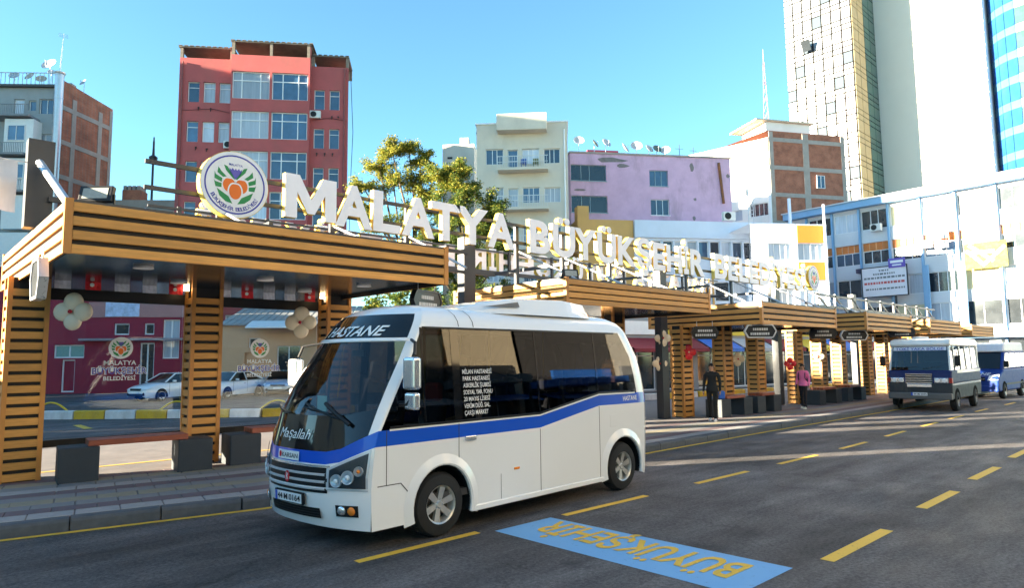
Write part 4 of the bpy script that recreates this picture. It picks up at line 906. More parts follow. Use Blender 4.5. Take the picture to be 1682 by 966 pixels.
MB().box(.4, -.04, .48, 6.1, .04, .60).build('bottom_rail', BLACK, gl)
for x in (.46, 2.66, 3.28, 5.46): MB().box(x - .02, -.03, 0, x + .02, .03, .48).build('foot', BLACK, gl)
# string of small flags under the roof edge
fb_ = thing('flag_bunting', 'string of small red and white flags under the nearest shelter roof', 'bunting', (1.6, 13.55, 3.52), 0)
MB().tube([(0, 0, 0), (1.5, 0, -.03), (3.0, 0, 0), (4.4, 0, -.03), (5.8, 0, 0)], .006, 5).build('string', BLACK, fb_)
FW = mat('flag_white', (.66, .70, .80), .6, var=.2, scale=9)
for k in range(12):
    x = .45 + k * .45; m = MB(); m.grid([[(x + a * .06, .012 * math.sin(a * 1.7 + b), -.02 - b * .045) for a in range(5)] for b in range(5)], 0)
    if k % 3 == 1: m.add([(x + .10 + .035 * math.cos(q * math.pi / 6), -.018, -.11 + .035 * math.sin(q * math.pi / 6)) for q in range(12)], [tuple(range(12))], 1)
    m.build('flag', [RED if k % 3 == 1 else FW, WHITE], fb_, recalc=False)

# hanging route signs: long hexagonal plates
SGN = mat('sign_plate_dark', (.02, .022, .025), .3, var=.1); SGS = mat('sign_plate_silver', (.55, .57, .60), .3, metal=.5, var=.08)
def route_sign(lab, x, y, z, rz, silver=False, w=.92, h=.34, drop=.18):
    t = thing('route_sign', lab, 'sign', (x, y, z), rz, 'hanging route signs under the shelter fascias')
    pts = [(-w / 2, 0), (-w / 2 + .1, -h / 2), (w / 2 - .1, -h / 2), (w / 2, 0), (w / 2 - .1, h / 2), (-w / 2 + .1, h / 2)]
    MB().prism(pts, -.04, .04).build('plate', SGN, t, bevel=.01)
    m = MB(); k = [(a * 1.03, b * 1.06) for a, b in pts]
    for (a, b), (c, d) in zip(k, k[1:] + k[:1]): m.bar((a, 0, b), (c, 0, d), .11, .035)
    m.build('rim', SGS if silver else SGN, t)
    m = MB()
    for zc, x0, x1 in ((.06, -.22, .22), (-.075, -.30, .30)):
        xx = x0
        while xx < x1 - .03: ww = random.uniform(.03, .06); m.box(xx, -.046, zc - .035, xx + ww, -.0405, zc + .035); xx += ww + .018
    m.build('print', mat('sign_print', (.55, .55, .55), .5), t)
    m = MB()
    for xx in (-w * .3, w * .3): m.cyl((xx, 0, h / 2), (xx, 0, h / 2 + drop), .012, n=6)
    m.build('hanger', GALV, t)
route_sign('silver edged route sign at the left front corner of the nearest shelter', 1.40, 10.35, 3.12, R(90), True, w=.62, h=.46)
route_sign('dark route sign under the right end of the nearest shelter', 7.62, 10.6, 3.18, R(90) - R(70), False)
route_sign('dark route sign on the sunlit end of the shelter by the person in black', 18.35, 11.05, 2.78, R(-43), False, w=.8)
route_sign('silver route sign under the front corner of the shelter by the person in black', 18.9, 9.55, 2.78, R(-43), True, w=.9)
route_sign('dark route sign under the fascia left of the person in pink', 24.2, 9.9, 2.83, R(-43), False, w=.95)
route_sign('silver edged route sign under the fascia right of the person in pink', 27.0, 9.9, 2.80, R(-43), True, w=1.0)
route_sign('dark route sign above the old blue minibus', 31.4, 9.6, 2.98, R(-43), False, w=1.1)

# benches: two dark concrete blocks and a timber seat
def bench(lab, x, y, w, rz=0.0, bw=.56, d=.58):
    t = thing('bench', lab, 'bench', (x, y, .15), rz, 'concrete and timber benches')
    for xx in (0, w - bw): MB().box(xx, 0, 0, xx + bw, d, .56).build('block', CONC, t, bevel=.02)
    for k in range(4): MB().box(bw - .16, .04 + k * .13, .562, w - bw + .16, .155 + k * .13, .655).build('seat_plank', SEATW, t, bevel=.008)
    return t
bench('concrete bench with red timber seat at the left under the nearest shelter', 2.10, 12.72, 2.28, R(-6))
bench('concrete bench whose seat runs behind the white minibus nose', 4.72, 12.62, 2.28, R(-4))
bench('concrete bench with red seat right of the person in black', 19.1, 11.0, 1.95)
bench('concrete bench with red seat left of the person in pink', 21.3, 10.95, 1.7)
bench('concrete bench right of the person in pink', 26.3, 11.0, 2.1)
bench('concrete bench beside the old blue minibus', 29.0, 11.0, 2.0)

# flower balloons
def balloons(lab, x, y, z, r, col, n=4, stick=0.0, rz=R(-43)):
    t = thing('balloon_flower', lab, 'balloons', (x, y, z), rz, 'balloon flowers tied to the shelters')
    for k in range(n):
        a = 2 * math.pi * k / n + math.pi / n * (n % 2); m = MB(); rk = r * random.uniform(.9, 1.06); m.ball((r * 1.05 * math.cos(a), random.uniform(-.02, .02), r * 1.05 * math.sin(a)), rk, 8, sc=(1.02, .5, 1.0)); m.cyl((r * .1 * math.cos(a), 0, r * .1 * math.sin(a)), (r * .25 * math.cos(a), 0, r * .25 * math.sin(a)), r * .10, r * .03, n=6); m.build('balloon', col, t, smooth=True)
    MB().ball((0, -r * .5, 0), r * .22, 6).build('centre_balloon', BALR if col is BALW else BALW, t, smooth=True)
    if stick: MB().cyl((0, 0, -r), (0, 0, -r - stick), .01, n=6).build('stick', WHITE, t)
    return t
balloons('cream balloon flower hanging beside the first pillar of the nearest shelter', 2.26, 13.1, 2.90, .155, BALW)
balloons('white balloon flower left of the minibus windscreen', 6.22, 13.0, 2.83, .16, BALW)
balloons('red balloon flower on the pillar behind the person in black', 18.75, 11.9, 2.2, .12, BALR)
balloons('white balloon flower with red centre left of the person in black', 17.8, 12.2, 2.64, .13, BALW)
balloons('low white balloon flower left of the sunlit pillar', 17.75, 12.3, 1.85, .12, BALW)
balloons('white balloon flower between pillars right of the person in black', 22.2, 12.1, 1.95, .13, BALW, stick=.7)
balloons('red balloon flower left of the person in pink', 25.2, 11.6, 1.75, .12, BALR)
balloons('white balloon flower right of the person in pink', 28.6, 11.9, 2.0, .12, BALW, stick=.6)

# ================================================================ roof sign: letters on a steel frame
LY = 12.0
def _M_():
    o = [(0, 0), (0, 1), (.27, 1), (.5, .46), (.73, 1), (1, 1), (1, 0), (.77, 0), (.77, .60), (.57, .13), (.43, .13), (.23, .60), (.23, 0)]; n = len(o)
    vs = [(a * .9, b * .729, h) for h in (.5, -.5) for a, b in o]
    return vs, [tuple(range(n - 1, -1, -1)), tuple(range(n, 2 * n))] + [(i, (i + 1) % n, n + (i + 1) % n, n + i) for i in range(n)]
def sign_letter(par, ch, x0, x1, z0, cap, dep, y, back=False):
    vs, fs = glyph(ch, .034, .5, 0.0, 4) if ch != 'M' else _M_()
    a0 = min(v[0] for v in vs); a1 = max(v[0] for v in vs); k = cap / .729; me = MB()
    P = []
    for v in vs:
        a = (v[0] - a0) / (a1 - a0) * (x1 - x0); zz = z0 + v[1] * k
        P.append((x0 + a, y - v[2] * dep, zz) if not back else (x1 - a, y + v[2] * dep, zz))
    me.add(P, fs)
    mesh = me.mesh('letter', [LWHITE, LYEL])
    for p in mesh.polygons: p.material_index = 0 if abs(p.normal.y) > .7 else 1
    return link('letter', mesh, par)
sg = thing('roof_sign', 'white block letters with yellow sides on the steel frame above the shelters', 'sign', (0, 0, 0), 0)
FR = [('M',5.36,6.38),('A',6.40,7.20),('L',7.26,7.88),('A',7.96,8.78),('T',8.74,9.50),('Y',9.42,10.36),('A',10.38,11.22),
      ('B',11.78,12.50),('Ü',12.62,13.46),('Y',13.46,14.34),('Ü',14.42,15.22),('K',15.34,16.18),('Ş',16.24,16.94),('E',17.06,17.66),('H',17.78,18.60),('İ',18.74,18.98),('R',19.12,19.96),
      ('B',20.62,21.40),('E',21.52,22.16),('L',22.28,22.92),('E',23.02,23.68),('D',23.80,24.66),('İ',24.80,25.06),('Y',25.10,25.98),('E',26.06,26.70),('S',26.80,27.46),('İ',27.58,27.84)]
for ch, a, c in FR: sign_letter(sg, ch, a - .02, c + .02, 4.75, .84, .13, LY)
for z in (4.92, 5.36): MB().box(3.0, LY + .10, z, 29.0, LY + .16, z + .07).build('rail', ANTH, sg)
for x in (1.42, 9.83, 17.7, 25.5, 33.4):
    MB().box(x, LY + .17, .15 if x > 2 else 4.09, x + .34, LY + .42, 5.45 if x < 2 else 4.92).build('column', ANTH, sg)
for x in (4.2, 6.4, 8.2, 11.5, 13.2, 15.2, 19.2, 22.1, 25.0, 28.3):
    MB().box(x, LY + .17, 3.70, x + .10, LY + .25, 5.40).build('post', ANTH, sg)
    MB().cyl((x + .05, LY + .1, 4.72), (x + .05, 10.15, 3.98 if x < 8 else (3.72 if x > 17.5 else 3.83)), .026, n=8).build('brace', GALV, sg)
MB().cyl((1.55, LY, 5.05), (1.75, 10.6, 4.14), .055, n=10).build('brace', GALV, sg)
MB().box(1.7, LY + .10, 4.50, 9.9, LY + .16, 4.58).build('rail', ANTH, sg)
for x0, x1 in ((7.6, 10.8), (17, 18.4), (24.2, 26.6), (29, 46)):
    MB().box(x0, LY + .18, 4.05 if x0 < 29 else 4.15, x1, LY + .24, 4.12 if x0 < 29 else 4.25).build('rail', ANTH, sg)
for k in range(9):
    x = 29.4 + 1.9 * k; MB().bar((x, LY + .2, 4.7), (x + 1.9, LY + .2, 3.75), .06, .08).build('back_brace', ANTH, sg); MB().box(x, LY + .17, 3.5, x + .1, LY + .25, 4.8).build('post', ANTH, sg)
MB().box(29, LY + .18, 4.65, 46, LY + .24, 4.74).build('rail', ANTH, sg)
# emblem discs at both ends
def emblem_disc(lab, x, z, r):
    t = thing('emblem_disc', lab, 'sign', (x, LY - .06, z), 0, 'round emblem signs on the roof frame')
    MB().lathe([(.001, -.07), (r, -.07), (r * 1.0, .10), (.001, .10)], 48, axis='y').build('drum', [LYEL], t, smooth=True)
    MB().lathe([(.001, -.078), (r * .97, -.078), (r * .985, -.072)], 48, axis='y').build('face', WHITE, t)
    MB().lathe([(r * .84, -.080), (r * .865, -.082), (r * .885, -.080)], 48, axis='y').build('ring', EB, t)
    m = MB(); emblem(m, lambda a, b, h: (a, -.079 - h, b + r * .04), r * .86, .0015); m.build('emblem', EM, t, recalc=False)
    m = MB(); text_fit(m, 'MALATYA', lambda a, b: (a, -.081, b), -r * .2, r * .2, r * .075, 0, .01, z0=r * .56); m.build('top_lettering', EB, t, recalc=False)
    m = MB()
    s = 'BÜYÜKŞEHİR BELEDİYESİ'; a0, a1 = R(208), R(332)
    for k, ch in enumerate(s):
        if ch == ' ': continue
        an = a0 + (a1 - a0) * (k + .5) / len(s); rr = r * .79; hh = r * .115; ww = r * .052 if ch != 'İ' else r * .018
        ca, sa = math.cos(an), math.sin(an)
        text_fit(m, ch, lambda p, q: ((rr - q) * ca + p * -sa, -.0815, (rr - q) * sa + p * ca), -ww, ww, hh, 0, .02)
    for i in range(len(m.v)):
        pass
    m.build('lettering', EB, t, recalc=False)
    return t
emblem_disc('large round white emblem with green leaves and orange apricots above the nearest shelter', 4.39, 5.17, .60)
emblem_disc('small round emblem at the far right end of the roof lettering', 28.4, 5.30, .52)
# rear sign seen from behind
s2 = thing('rear_roof_sign', 'second row of white letters facing away, seen reversed behind the frame', 'sign', (0, 0, 0), 0)
x = 27.2
for ch in 'MALATYA BÜYÜKŞEHİR BELEDİYESİ':
    w = .3 if ch in 'İ ' else .72
    if ch != ' ': sign_letter(s2, ch, x - w, x, 4.86, .66, .15, 16.0, True)
    x -= w + .12
MB().box(4, 15.8, 4.70, 27.5, 15.88, 4.82).build('rail', ANTH, s2); MB().box(4, 15.8, 5.42, 27.5, 15.86, 5.47).build('rail', ANTH, s2)
for k in range(6): MB().box(5.2 + 4.2 * k, LY + .3, 4.60, 5.28 + 4.2 * k, 15.9, 4.69).build('outrigger', ANTH, s2)
for k in range(12): MB().box(4.6 + 2.0 * k, 15.78, 4.7, 4.68 + 2.0 * k, 15.86, 5.5).build('post', ANTH, s2)
# floodlights on the roofs
def floodlight(lab, x, y, z, rz, s=1.0):
    t = thing('floodlight', lab, 'floodlight', (x, y, z), rz, 'floodlights on the shelter roofs')
    rot = Matrix.Rotation(R(-14), 3, 'X')
    f = lambda a, b, c: tuple(rot @ Vector((a, b, c)) + Vector((0, 0, .17 * s)))
    m = MB().box(-.25 * s, -.05 * s, -.13 * s, .25 * s, .04 * s, .13 * s); m.xf(f); h = m.build('housing', BLACK, t, bevel=.012)
    m = MB().box(-.19 * s, -.056 * s, -.085 * s, .19 * s, -.0505 * s, .085 * s); m.xf(f); m.build('lens', mat('flood_lens', (.34, .35, .32), .2, var=.15, scale=20), t)
    MB().bar((-.26 * s, 0, .17 * s), (-.26 * s, 0, 0), .02, .03).bar((.26 * s, 0, .17 * s), (.26 * s, 0, 0), .02, .03).bar((-.26 * s, 0, .01), (.26 * s, 0, .01), .03, .02).build('bracket', BLACK, t)
    return t
floodlight('black floodlight on the left front of the nearest shelter roof', 2.12, 11.0, 4.30, R(-43), .95)
floodlight('black floodlight on the front edge of the shelter behind the minibus', 11.55, 10.4, 3.86, R(-20), .8)
MB().box(2.0, 10.9, 4.085, 2.35, 11.1, 4.30).build('lamp_plinth', ANTH, sg)
dm = thing('roof_dome', 'white translucent dome rooflight on the nearest shelter', 'rooflight', (2.9, 11.6, 4.085), 0); MB().lathe([(.42, 0), (.40, .1), (.30, .26), (.15, .36), (.001, .40)], 24).build('dome', mat('dome_white', (.72, .72, .78), .4), dm, smooth=True)
MB().lathe([(.46, 0), (.46, .03), (.40, .035)], 24).build('rim', ANTH, dm)
# cloth banner at the far left
bn = thing('cloth_banner', 'crumpled white cloth banner tied to the tall dark column at far left', 'banner', (.55, 12.15, 4.38), 0)
m = MB(); m.grid([[(a * .075, .05 * math.sin(a * .9 + b * .3) + .02 * math.sin(b * 1.1), b * .085 - .01 * a * (b < 2)) for a in range(11)] for b in range(9)]); m.build('cloth', mat('banner_cloth', (.68, .67, .68), .8, var=.08), bn, smooth=True)
m = MB()
for q, (z, h) in enumerate(((.42, .035), (.30, .03))):
    m.grid([[(.08 + a * .06, .05 * math.sin((.08 + a * .06) / .075 * .9 + 1.4) - .035, z + h * j + .06 * math.sin(a * .5)) for a in range(7)] for j in (0, 1)])
m.build('print', mat('banner_blue', (.08, .22, .5), .7), bn)
MB().cyl((-.3, 0, .72), (1.0, .1, .70), .008, n=5).build('rope', GALV, bn)
# ================================================================ vehicles
def lerp_tab(tab, z):
    if z <= tab[0][0]: return tab[0][1]
    for (a, b), (c, d) in zip(tab[:-1], tab[1:]):
        if z <= c: return b + (d - b) * (z - a) / (c - a)
    return tab[-1][1]
BUSW = mat('bus_white', (.80, .80, .80), .24, var=.02, scale=.5, coat=.7); BUSB = mat('bus_blue', (.006, .085, .56), .28, var=.0, coat=.5)
GLB = mat('gloss_black', (.008, .008, .009), .06, var=.1, coat=.5); INTD = mat('bus_interior', (.06, .06, .065), .8, var=.2); SEATF = mat('seat_fabric', (.08, .08, .10), .85, var=.3, scale=30)
REDC = mat('red_cover', (.60, .07, .06), .7, var=.1); LENS = sheet_glass('lamp_lens', (.93, .94, .95), 1.5); SEAM = mat('panel_seam', (.05, .05, .05), .6, var=0)
AMB = mat('amber_lens', (.75, .22, .03), .15, var=.05); PLATE = mat('plate_white', (.78, .78, .78), .4, var=.02); PBLUE = mat('plate_blue', (.03, .09, .5), .4, var=0); PTX = mat('plate_text', (.01, .01, .01), .5, var=0)
def wheel(par, x, y, z, r, w, side, name='wheel', spokes=6, rimr=.60, rimmat=None):
    """side -1: outer face towards -y"""
    s = side; wl = bpy.data.objects.new(name, None); COL.objects.link(wl); wl.parent = par; wl.location = (x, y, z); wl.empty_display_size = .1
    ri = r * rimr
    p = [(ri, -.0), (ri * 1.02, -.02), (r * .80, -.012), (r * .93, 0), (r * .985, .03), (r, .06), (r, w - .06), (r * .985, w - .03), (r * .93, w), (r * .8, w), (ri, w)]
    m = MB().lathe([(a, -b * s) for a, b in p], 40, axis='y'); 
    for k in range(40):       # tread blocks
        a = 2 * math.pi * k / 40; c, d = math.cos(a), math.sin(a)
        m.bar((c * (r + .002), -.05 * s, d * (r + .002)), (c * (r + .002), -(w - .05) * s, d * (r + .002)), .02, .008)
    m.build('tyre', RUBBER, wl, smooth=True)
    m = MB(); y0 = .015
    m.lathe([(ri * 1.03, -s * (-.004)), (ri * 1.0, -s * (-.012)), (ri * .93, -s * .0), (ri * .88, -s * .03), (ri * .86, -s * .12)], 36, axis='y')
    m.lathe([(.001, -s * .015), (ri * .16, -s * .012), (ri * .22, -s * .03), (ri * .30, -s * .045), (ri * .32, -s * .08)], 24, axis='y')
    for k in range(spokes):
        a = 2 * math.pi * k / spokes + .3; c, d = math.cos(a), math.sin(a)
        q = Matrix(((c, 0, -d), (0, 1, 0), (d, 0, c))); o = len(m.v)
        m.add([(ri * .18, -s * .03, -ri * .14), (ri * .92, -s * .012, -ri * .19), (ri * .92, -s * .012, ri * .19), (ri * .18, -s * .03, ri * .14), (ri * .18, -s * .075, -ri * .12), (ri * .92, -s * .06, -ri * .16), (ri * .92, -s * .06, ri * .16), (ri * .18, -s * .075, ri * .12)],
              [(0,1,2,3),(0,1,5,4),(1,2,6,5),(2,3,7,6),(3,0,4,7)])
        m.xf(lambda x_, y_, z_: tuple(q @ Vector((x_, y_, z_))), o)
    rm = m.build('rim', rimmat or ALLOY, wl, smooth=True, angle=30)
    m = MB()
    for k in range(5):
        a = 2 * math.pi * k / 5; m.cyl((ri * .22 * math.cos(a), -s * .02, ri * .22 * math.sin(a)), (ri * .22 * math.cos(a), -s * .05, ri * .22 * math.sin(a)), .012, n=6)
    m.build('wheel_bolts', CHROME, wl)
    MB().lathe([(.001, -s * .10), (ri * .9, -s * .10), (ri * .9, -s * w * .8)], 24, axis='y').build('brake_disc', mat('brake_dark', (.04, .038, .035), .6), wl)
    return wl

bus = thing('minibus', 'white city minibus with blue waist stripe and dark windows, parked at the kerb', 'minibus', (3.400, 7.366, 0), R(3.0))
XC = [(.22, .18), (.30, .10), (.5, .05), (.75, .04), (1.0, .05), (1.2, .06), (1.35, .09), (1.55, .165), (1.75, .26), (1.9, .345), (2.1, .48), (2.3, .64), (2.5, .81), (2.62, .93), (2.70, 1.08), (2.745, 1.36)]
XS = [(.22, .37), (.8, .35), (1.2, .42), (1.3, .455), (1.7, .69), (2.1, .94), (2.43, 1.11), (2.55, 1.18), (2.65, 1.27), (2.745, 1.5)]
HW = [(.22, 1.0), (.32, 1.02), (1.32, 1.02), (1.75, .985), (2.05, .955), (2.44, .91), (2.52, .885), (2.60, .82), (2.67, .70), (2.72, .52), (2.745, .34)]
XR = [(.22, 5.72), (.6, 5.76), (1.4, 5.79), (2.0, 5.70), (2.43, 5.43), (2.6, 5.29), (2.745, 5.07)]
NSE = 3.6
xc = lambda z: lerp_tab(XC, z); xs_ = lambda z: lerp_tab(XS, z); hw = lambda z: lerp_tab(HW, z); xr = lambda z: lerp_tab(XR, z)
def zt_side(x): return 1.285 if x < 3.12 else (1.285 + (x - 3.12) / 1.33 * .215 if x < 4.45 else 1.50 - (x - 4.45) * .01)
def zb_side(x): return 1.115 if x < 3.12 else (1.115 + (x - 3.12) / 1.33 * .22 if x < 4.45 else 1.335 - (x - 4.45) * .01)
def zt_front(f):  # f = |y|/w
    return 1.06 if f < .62 else 1.06 + .225 * ((f - .62) / .38) ** 1.0
def zb_front(f): return .925 if f < .62 else .925 + .19 * ((f - .62) / .38)
def bow(q): return min(1.0, q) ** 2.3
def fx(y, z):     # front surface x at y, z
    w = hw(z); q = min(1.0, abs(y) / w); s = xs_(z); return xc(z) + (s - xc(z)) * bow(q)
def fpt(y, z, off=0.006):
    e = .004; x0 = fx(y, z); w = hw(z)
    ny = (fx(min(w, max(-w, y + e)), z) - fx(min(w, max(-w, y - e)), z)) / (2 * e); nz = (fx(y, z + e) - fx(y, z - e)) / (2 * e)
    ny = max(-2.5, min(2.5, ny)); n = Vector((-1, ny, nz)).normalized()
    return (x0 + n.x * off, y + n.y * off, z + n.z * off)
THS = [0, 8, 18, 30, 42, 52, 60, 66, 71, 75, 79, 82, 85, 87.5, 90]
NF = len(THS) - 1
SX = [1.65, 2.38, 3.12, 3.79, 4.45, 4.87]
rows_n = 16
def column(k):
    """list of (x, y, z) for grid column k, plus kind"""
    out = []
    for r in range(rows_n):
        if k <= NF: f = math.sin(R(THS[k])) ** (2 / NSE); zt, zb = zt_front(f), zb_front(f)
        else:
            xx = None; zt, zb = zt_side(colx(k, 1.3)), zb_side(colx(k, 1.2))
        zs = [.24, .45, .68, zb, zt, zt + .55 * (1.75 - zt), 1.75, 2.05, 2.265, 2.305, 2.44, 2.52, 2.60, 2.67, 2.72, 2.745]
        z = zs[r]; w = hw(z)
        if k <= NF:
            s = xs_(z); c = R(THS[k]); y = w * math.sin(c) ** (2 / NSE); x = xc(z) + (s - xc(z)) * bow(y / w)
        else:
            x = colx(k, z); y = w
            if k > KS:    # rear rounding
                a = R((k - KS) * 30); rr = .16; x = xr(z) - rr + rr * math.sin(a); y = w - rr + rr * math.cos(a) if k < KS + 3 else 0.0
                if k == KS + 3: x = xr(z)
                y = max(0, y)
        out.append((x, -y, z))
    return out
KA = NF + 1                       # A pillar inner edge on the side
KS = KA + len(SX) + 2             # last flat side column
def colx(k, z):
    if k == KA: return xs_(z) + .035
    if KA < k <= KA + len(SX): return SX[k - KA - 1]
    if k == KA + len(SX) + 1: return xr(z) - .30
    return xr(z) - .12
# rear columns: KS+1, KS+2 rounding, KS+3 centre line (two steps)
cols = [column(k) for k in range(KS + 1)]
for q in (1, 2, 3):
    c = []
    for (x, y, z) in cols[KS]:
        rr = .12; w = -y
        if q < 3: a = R(q * 45); p = (xr(z) - rr + rr * math.sin(a), -(w - rr + rr * math.cos(a)), z)
        else: p = (xr(z), 0.0, z)
        c.append((p[0], min(0.0, p[1]), z))
    cols.append(c)
NC = len(cols)
parts = {}
def pm_(n): return parts.setdefault(n, MB())
for s in (-1, 1):
    cc = [[(x, y * (1 if s < 0 else -1), z) for x, y, z in c] for c in cols]
    for k in range(NC - 1):
        front = k < NF; fmid = (math.sin(R(THS[k])) ** (2 / NSE) + math.sin(R(THS[k + 1])) ** (2 / NSE)) / 2 if front else 2
        side = NF <= k < KS; rear = k >= KS
        for r in range(rows_n - 1):
            if side and r < 3: continue
            key = 'body'
            if r == 3: key = 'waist_stripe'
            elif front and fmid < .932:
                if r == 4: key = 'bonnet_panel'
                elif 5 <= r <= 7: key = 'windscreen'
                elif 9 <= r <= 11: key = 'header_glass'
            elif side and 4 <= r <= 9 and KA <= k < KA + len(SX) + 1:
                key = 'side_window%d' % {0: 0, 1: 1, 2: 1, 3: 2, 4: 2, 5: 3, 6: 3}[k - KA] + ('n' if s < 0 else 'f')
            elif rear and k == KS + 2 and 5 <= r <= 8: key = 'rear_window'
            pm_(key).quad(cc[k][r], cc[k + 1][r], cc[k + 1][r + 1], cc[k][r + 1])
# roof cap
for k in range(NC - 1):
    a, c = cols[k][-1], cols[k + 1][-1]
    pm_('body').quad(a, c, (c[0], -c[1], c[2]), (a[0], -a[1], a[2]))
# lower flanks with wheel arches
XW1, XW2, ZW, RA = 1.385, 5.05, .37, .455
for s in (-1, 1):
    out = [(xs_(.24), .24)]
    for xw in (XW1, XW2):
        a0 = math.acos(min(1, 0)); h = ZW - .24; a = math.asin(-h / RA)
        for q in range(17):
            t_ = math.pi - a + (a - (math.pi - a)) * q / 16 if False else (math.pi - a) - ((math.pi - a) - a) * q / 16
            out.append((xw + RA * math.cos(t_), ZW + RA * math.sin(t_)))
    out.append((colx(KS, .24), .24)); out.append((colx(KS, .45), .45)); out.append((colx(KS, .68), .68))
    for k in range(KS, NF - 1, -1): out.append((cols[k][3][0], cols[k][3][2]))
    out += [(xs_(.68), .68), (xs_(.45), .45)]
    from mathutils.geometry import tessellate_polygon
    tri = tessellate_polygon([[Vector((x, z, 0)) for x, z in out]])
    MB().add([(x, s * 1.02, z) for x, z in out], tri).build('lower_flank', BUSW, bus)
    # arch return, flare lip and dark wheel well
    for xw in (XW1, XW2):
        a = math.asin(-(ZW - .24) / RA); arc = [((math.pi - a) - ((math.pi - a) - a) * q / 20) for q in range(21)]
        m = MB(); 
        m.grid([[(xw + RA * math.cos(t_), s * 1.02, ZW + RA * math.sin(t_)) for t_ in arc], [(xw + (RA + .0) * math.cos(t_), s * .5, ZW + RA * math.sin(t_)) for t_ in arc]])
        m.add([(xw + RA * math.cos(t_), s * .5, ZW + RA * math.sin(t_)) for t_ in arc], [tuple(range(21))])
        m.build('wheel_well', BLACK, bus)
        m = MB(); prof = [(0, -.02), (0, .022), (.02, .034), (.05, .026), (.10, .008), (.14, -.004)]
        m.grid([[(xw + (RA + a_) * math.cos(t_), s * (1.02 + b_), ZW + (RA + a_) * math.sin(t_)) for t_ in arc] for a_, b_ in prof]); m.build('arch_flare', BUSW, bus, smooth=True)
MATS_B = {'body': BUSW, 'waist_stripe': BUSB, 'bonnet_panel': GLB, 'windscreen': WGLASS, 'header_glass': GLB, 'rear_window': BGLASS}
for k, m in parts.items():
    nm = 'side_window' if k.startswith('side_window') else k
    me = m.mesh(nm, MATS_B.get(k, BGLASS), smooth=True)
    bm = bmesh.new(); bm.from_mesh(me); bmesh.ops.remove_doubles(bm, verts=bm.verts, dist=.0008); bmesh.ops.recalc_face_normals(bm, faces=bm.faces); bm.to_mesh(me); bm.free()
    me.polygons.foreach_set('use_smooth', [True] * len(me.polygons)); link(nm, me, bus, angle=62)
# white header bar between windscreen and destination glass
m = MB(); ys = [-.93 + 1.86 * q / 24 for q in range(25)]
m.grid([[fpt(y * hw(z), z, o) for y in ys] for z, o in ((2.262, .004), (2.268, .016), (2.30, .016), (2.308, .004))]); m.build('header_bar', BUSW, bus, smooth=True)
# black gaskets
def side_pt(x, z, off, s=-1): return (x, s * (hw(z) + off), z)
for s in (-1, 1):
    for x, w in ((1.65, .13), (3.12, .035), (4.45, .035), (1.12, .03)):
        m = MB(); zz = [zt_side(x) + .01, 1.75, 2.05, 2.3, 2.43]
        m.grid([[side_pt(x - w / 2, z, .004, s) for z in zz], [side_pt(x + w / 2, z, .004, s) for z in zz]]); m.build('window_gasket', GLB, bus)
    # driver quarter pane divider and door seams
    for x, z0, z1 in ((.56, .70, 1.28), (1.65, .86, 1.28), (3.12, .26, 1.10), (4.45, .26, 1.33)):
        m = MB(); m.box(x - .005, s * 1.0215, z0, x + .005, s * 1.019, z1); m.build('door_seam', SEAM, bus)
    m = MB(); m.box(.44, s * 1.0215, .69, .76, s * 1.019, .70); m.bar((.76, s * 1.0205, .695), (.93, s * 1.0205, .52), .003, .012); m.build('door_seam', SEAM, bus)
    m = MB(); m.box(1.85, s * 1.034, .215, 4.58, s * .98, .285); m.build('sill', BUSW, bus, bevel=.012)
    m = MB()
    m.grid([[(xx, s * 1.0212, zt_side(xx) + dz) for xx in (.60, 1.6, 2.4, 3.12, 3.8, 4.45, 5.4)] for dz in (-.012, .010)]); m.build('stripe_edge', WHITE, bus)
    m = MB(); m.box(1.74, s * 1.022, 1.07, 1.92, s * 1.055, 1.125); m.build('door_handle', CHROME, bus, bevel=.012)
for s in (-1, 1):
    xx_ = [.60, 1.2, 1.65, 2.4, 3.12, 3.8, 4.45, 4.9, 5.3]
    m = MB(); m.grid([[side_pt(x, zt_side(x) + a, b_, s) for x in xx_] for a, b_ in ((.008, .001), (.012, .009), (.034, .009), (.038, .001))]); m.build('window_seal', BLACK, bus)
    m = MB(); m.grid([[side_pt(x, z, b_, s) for x in [1.2, 2, 3, 4, 5.0]] for z, b_ in ((2.415, .001), (2.42, .008), (2.438, .008), (2.442, .001))]); m.build('window_seal', BLACK, bus)
    m = MB(); m.box(2.36, s * 1.0215, .29, 2.366, s * 1.019, .60); m.build('door_seam', SEAM, bus)
    m = MB().box(4.72, s * 1.0225, 1.0, 4.90, s * 1.019, 1.18); m.build('fuel_flap', BUSW, bus, bevel=.004)
    m = MB().box(2.60, s * 1.03, .62, 2.70, s * 1.019, .65); m.build('side_marker', AMB, bus, bevel=.004)
# roof details
for x in (1.75, 2.0):
    m = MB(); zz = [2.45, 2.52, 2.60, 2.67, 2.72]
    m.grid([[(x - .006, -hw(z) - .002, z + .002) for z in zz], [(x + .006, -hw(z) - .002, z + .002) for z in zz]]); m.build('roof_seam', SEAM, bus)
m = MB(); rowsA = []
for x, z0, w in ((2.1, 2.735, .50), (2.5, 2.82, .62), (3.05, 2.90, .70), (4.0, 2.93, .70), (4.55, 2.89, .66), (4.92, 2.735, .5)):
    rowsA.append([(x, -w - .10, 2.66), (x, -w, z0 - .02), (x, -w * .8, z0), (x, 0, z0 + .01), (x, w * .8, z0), (x, w, z0 - .02), (x, w + .10, 2.66)])
m.grid(rowsA); m.build('roof_pod', BUSW, bus, smooth=True)
m = MB(); m.add([(2.35, -.69, 2.742), (3.0, -.775, 2.762), (3.0, -.74, 2.835)], [(0, 1, 2)]); m.build('roof_vent', mat('vent_grey', (.17, .16, .15), .7), bus)
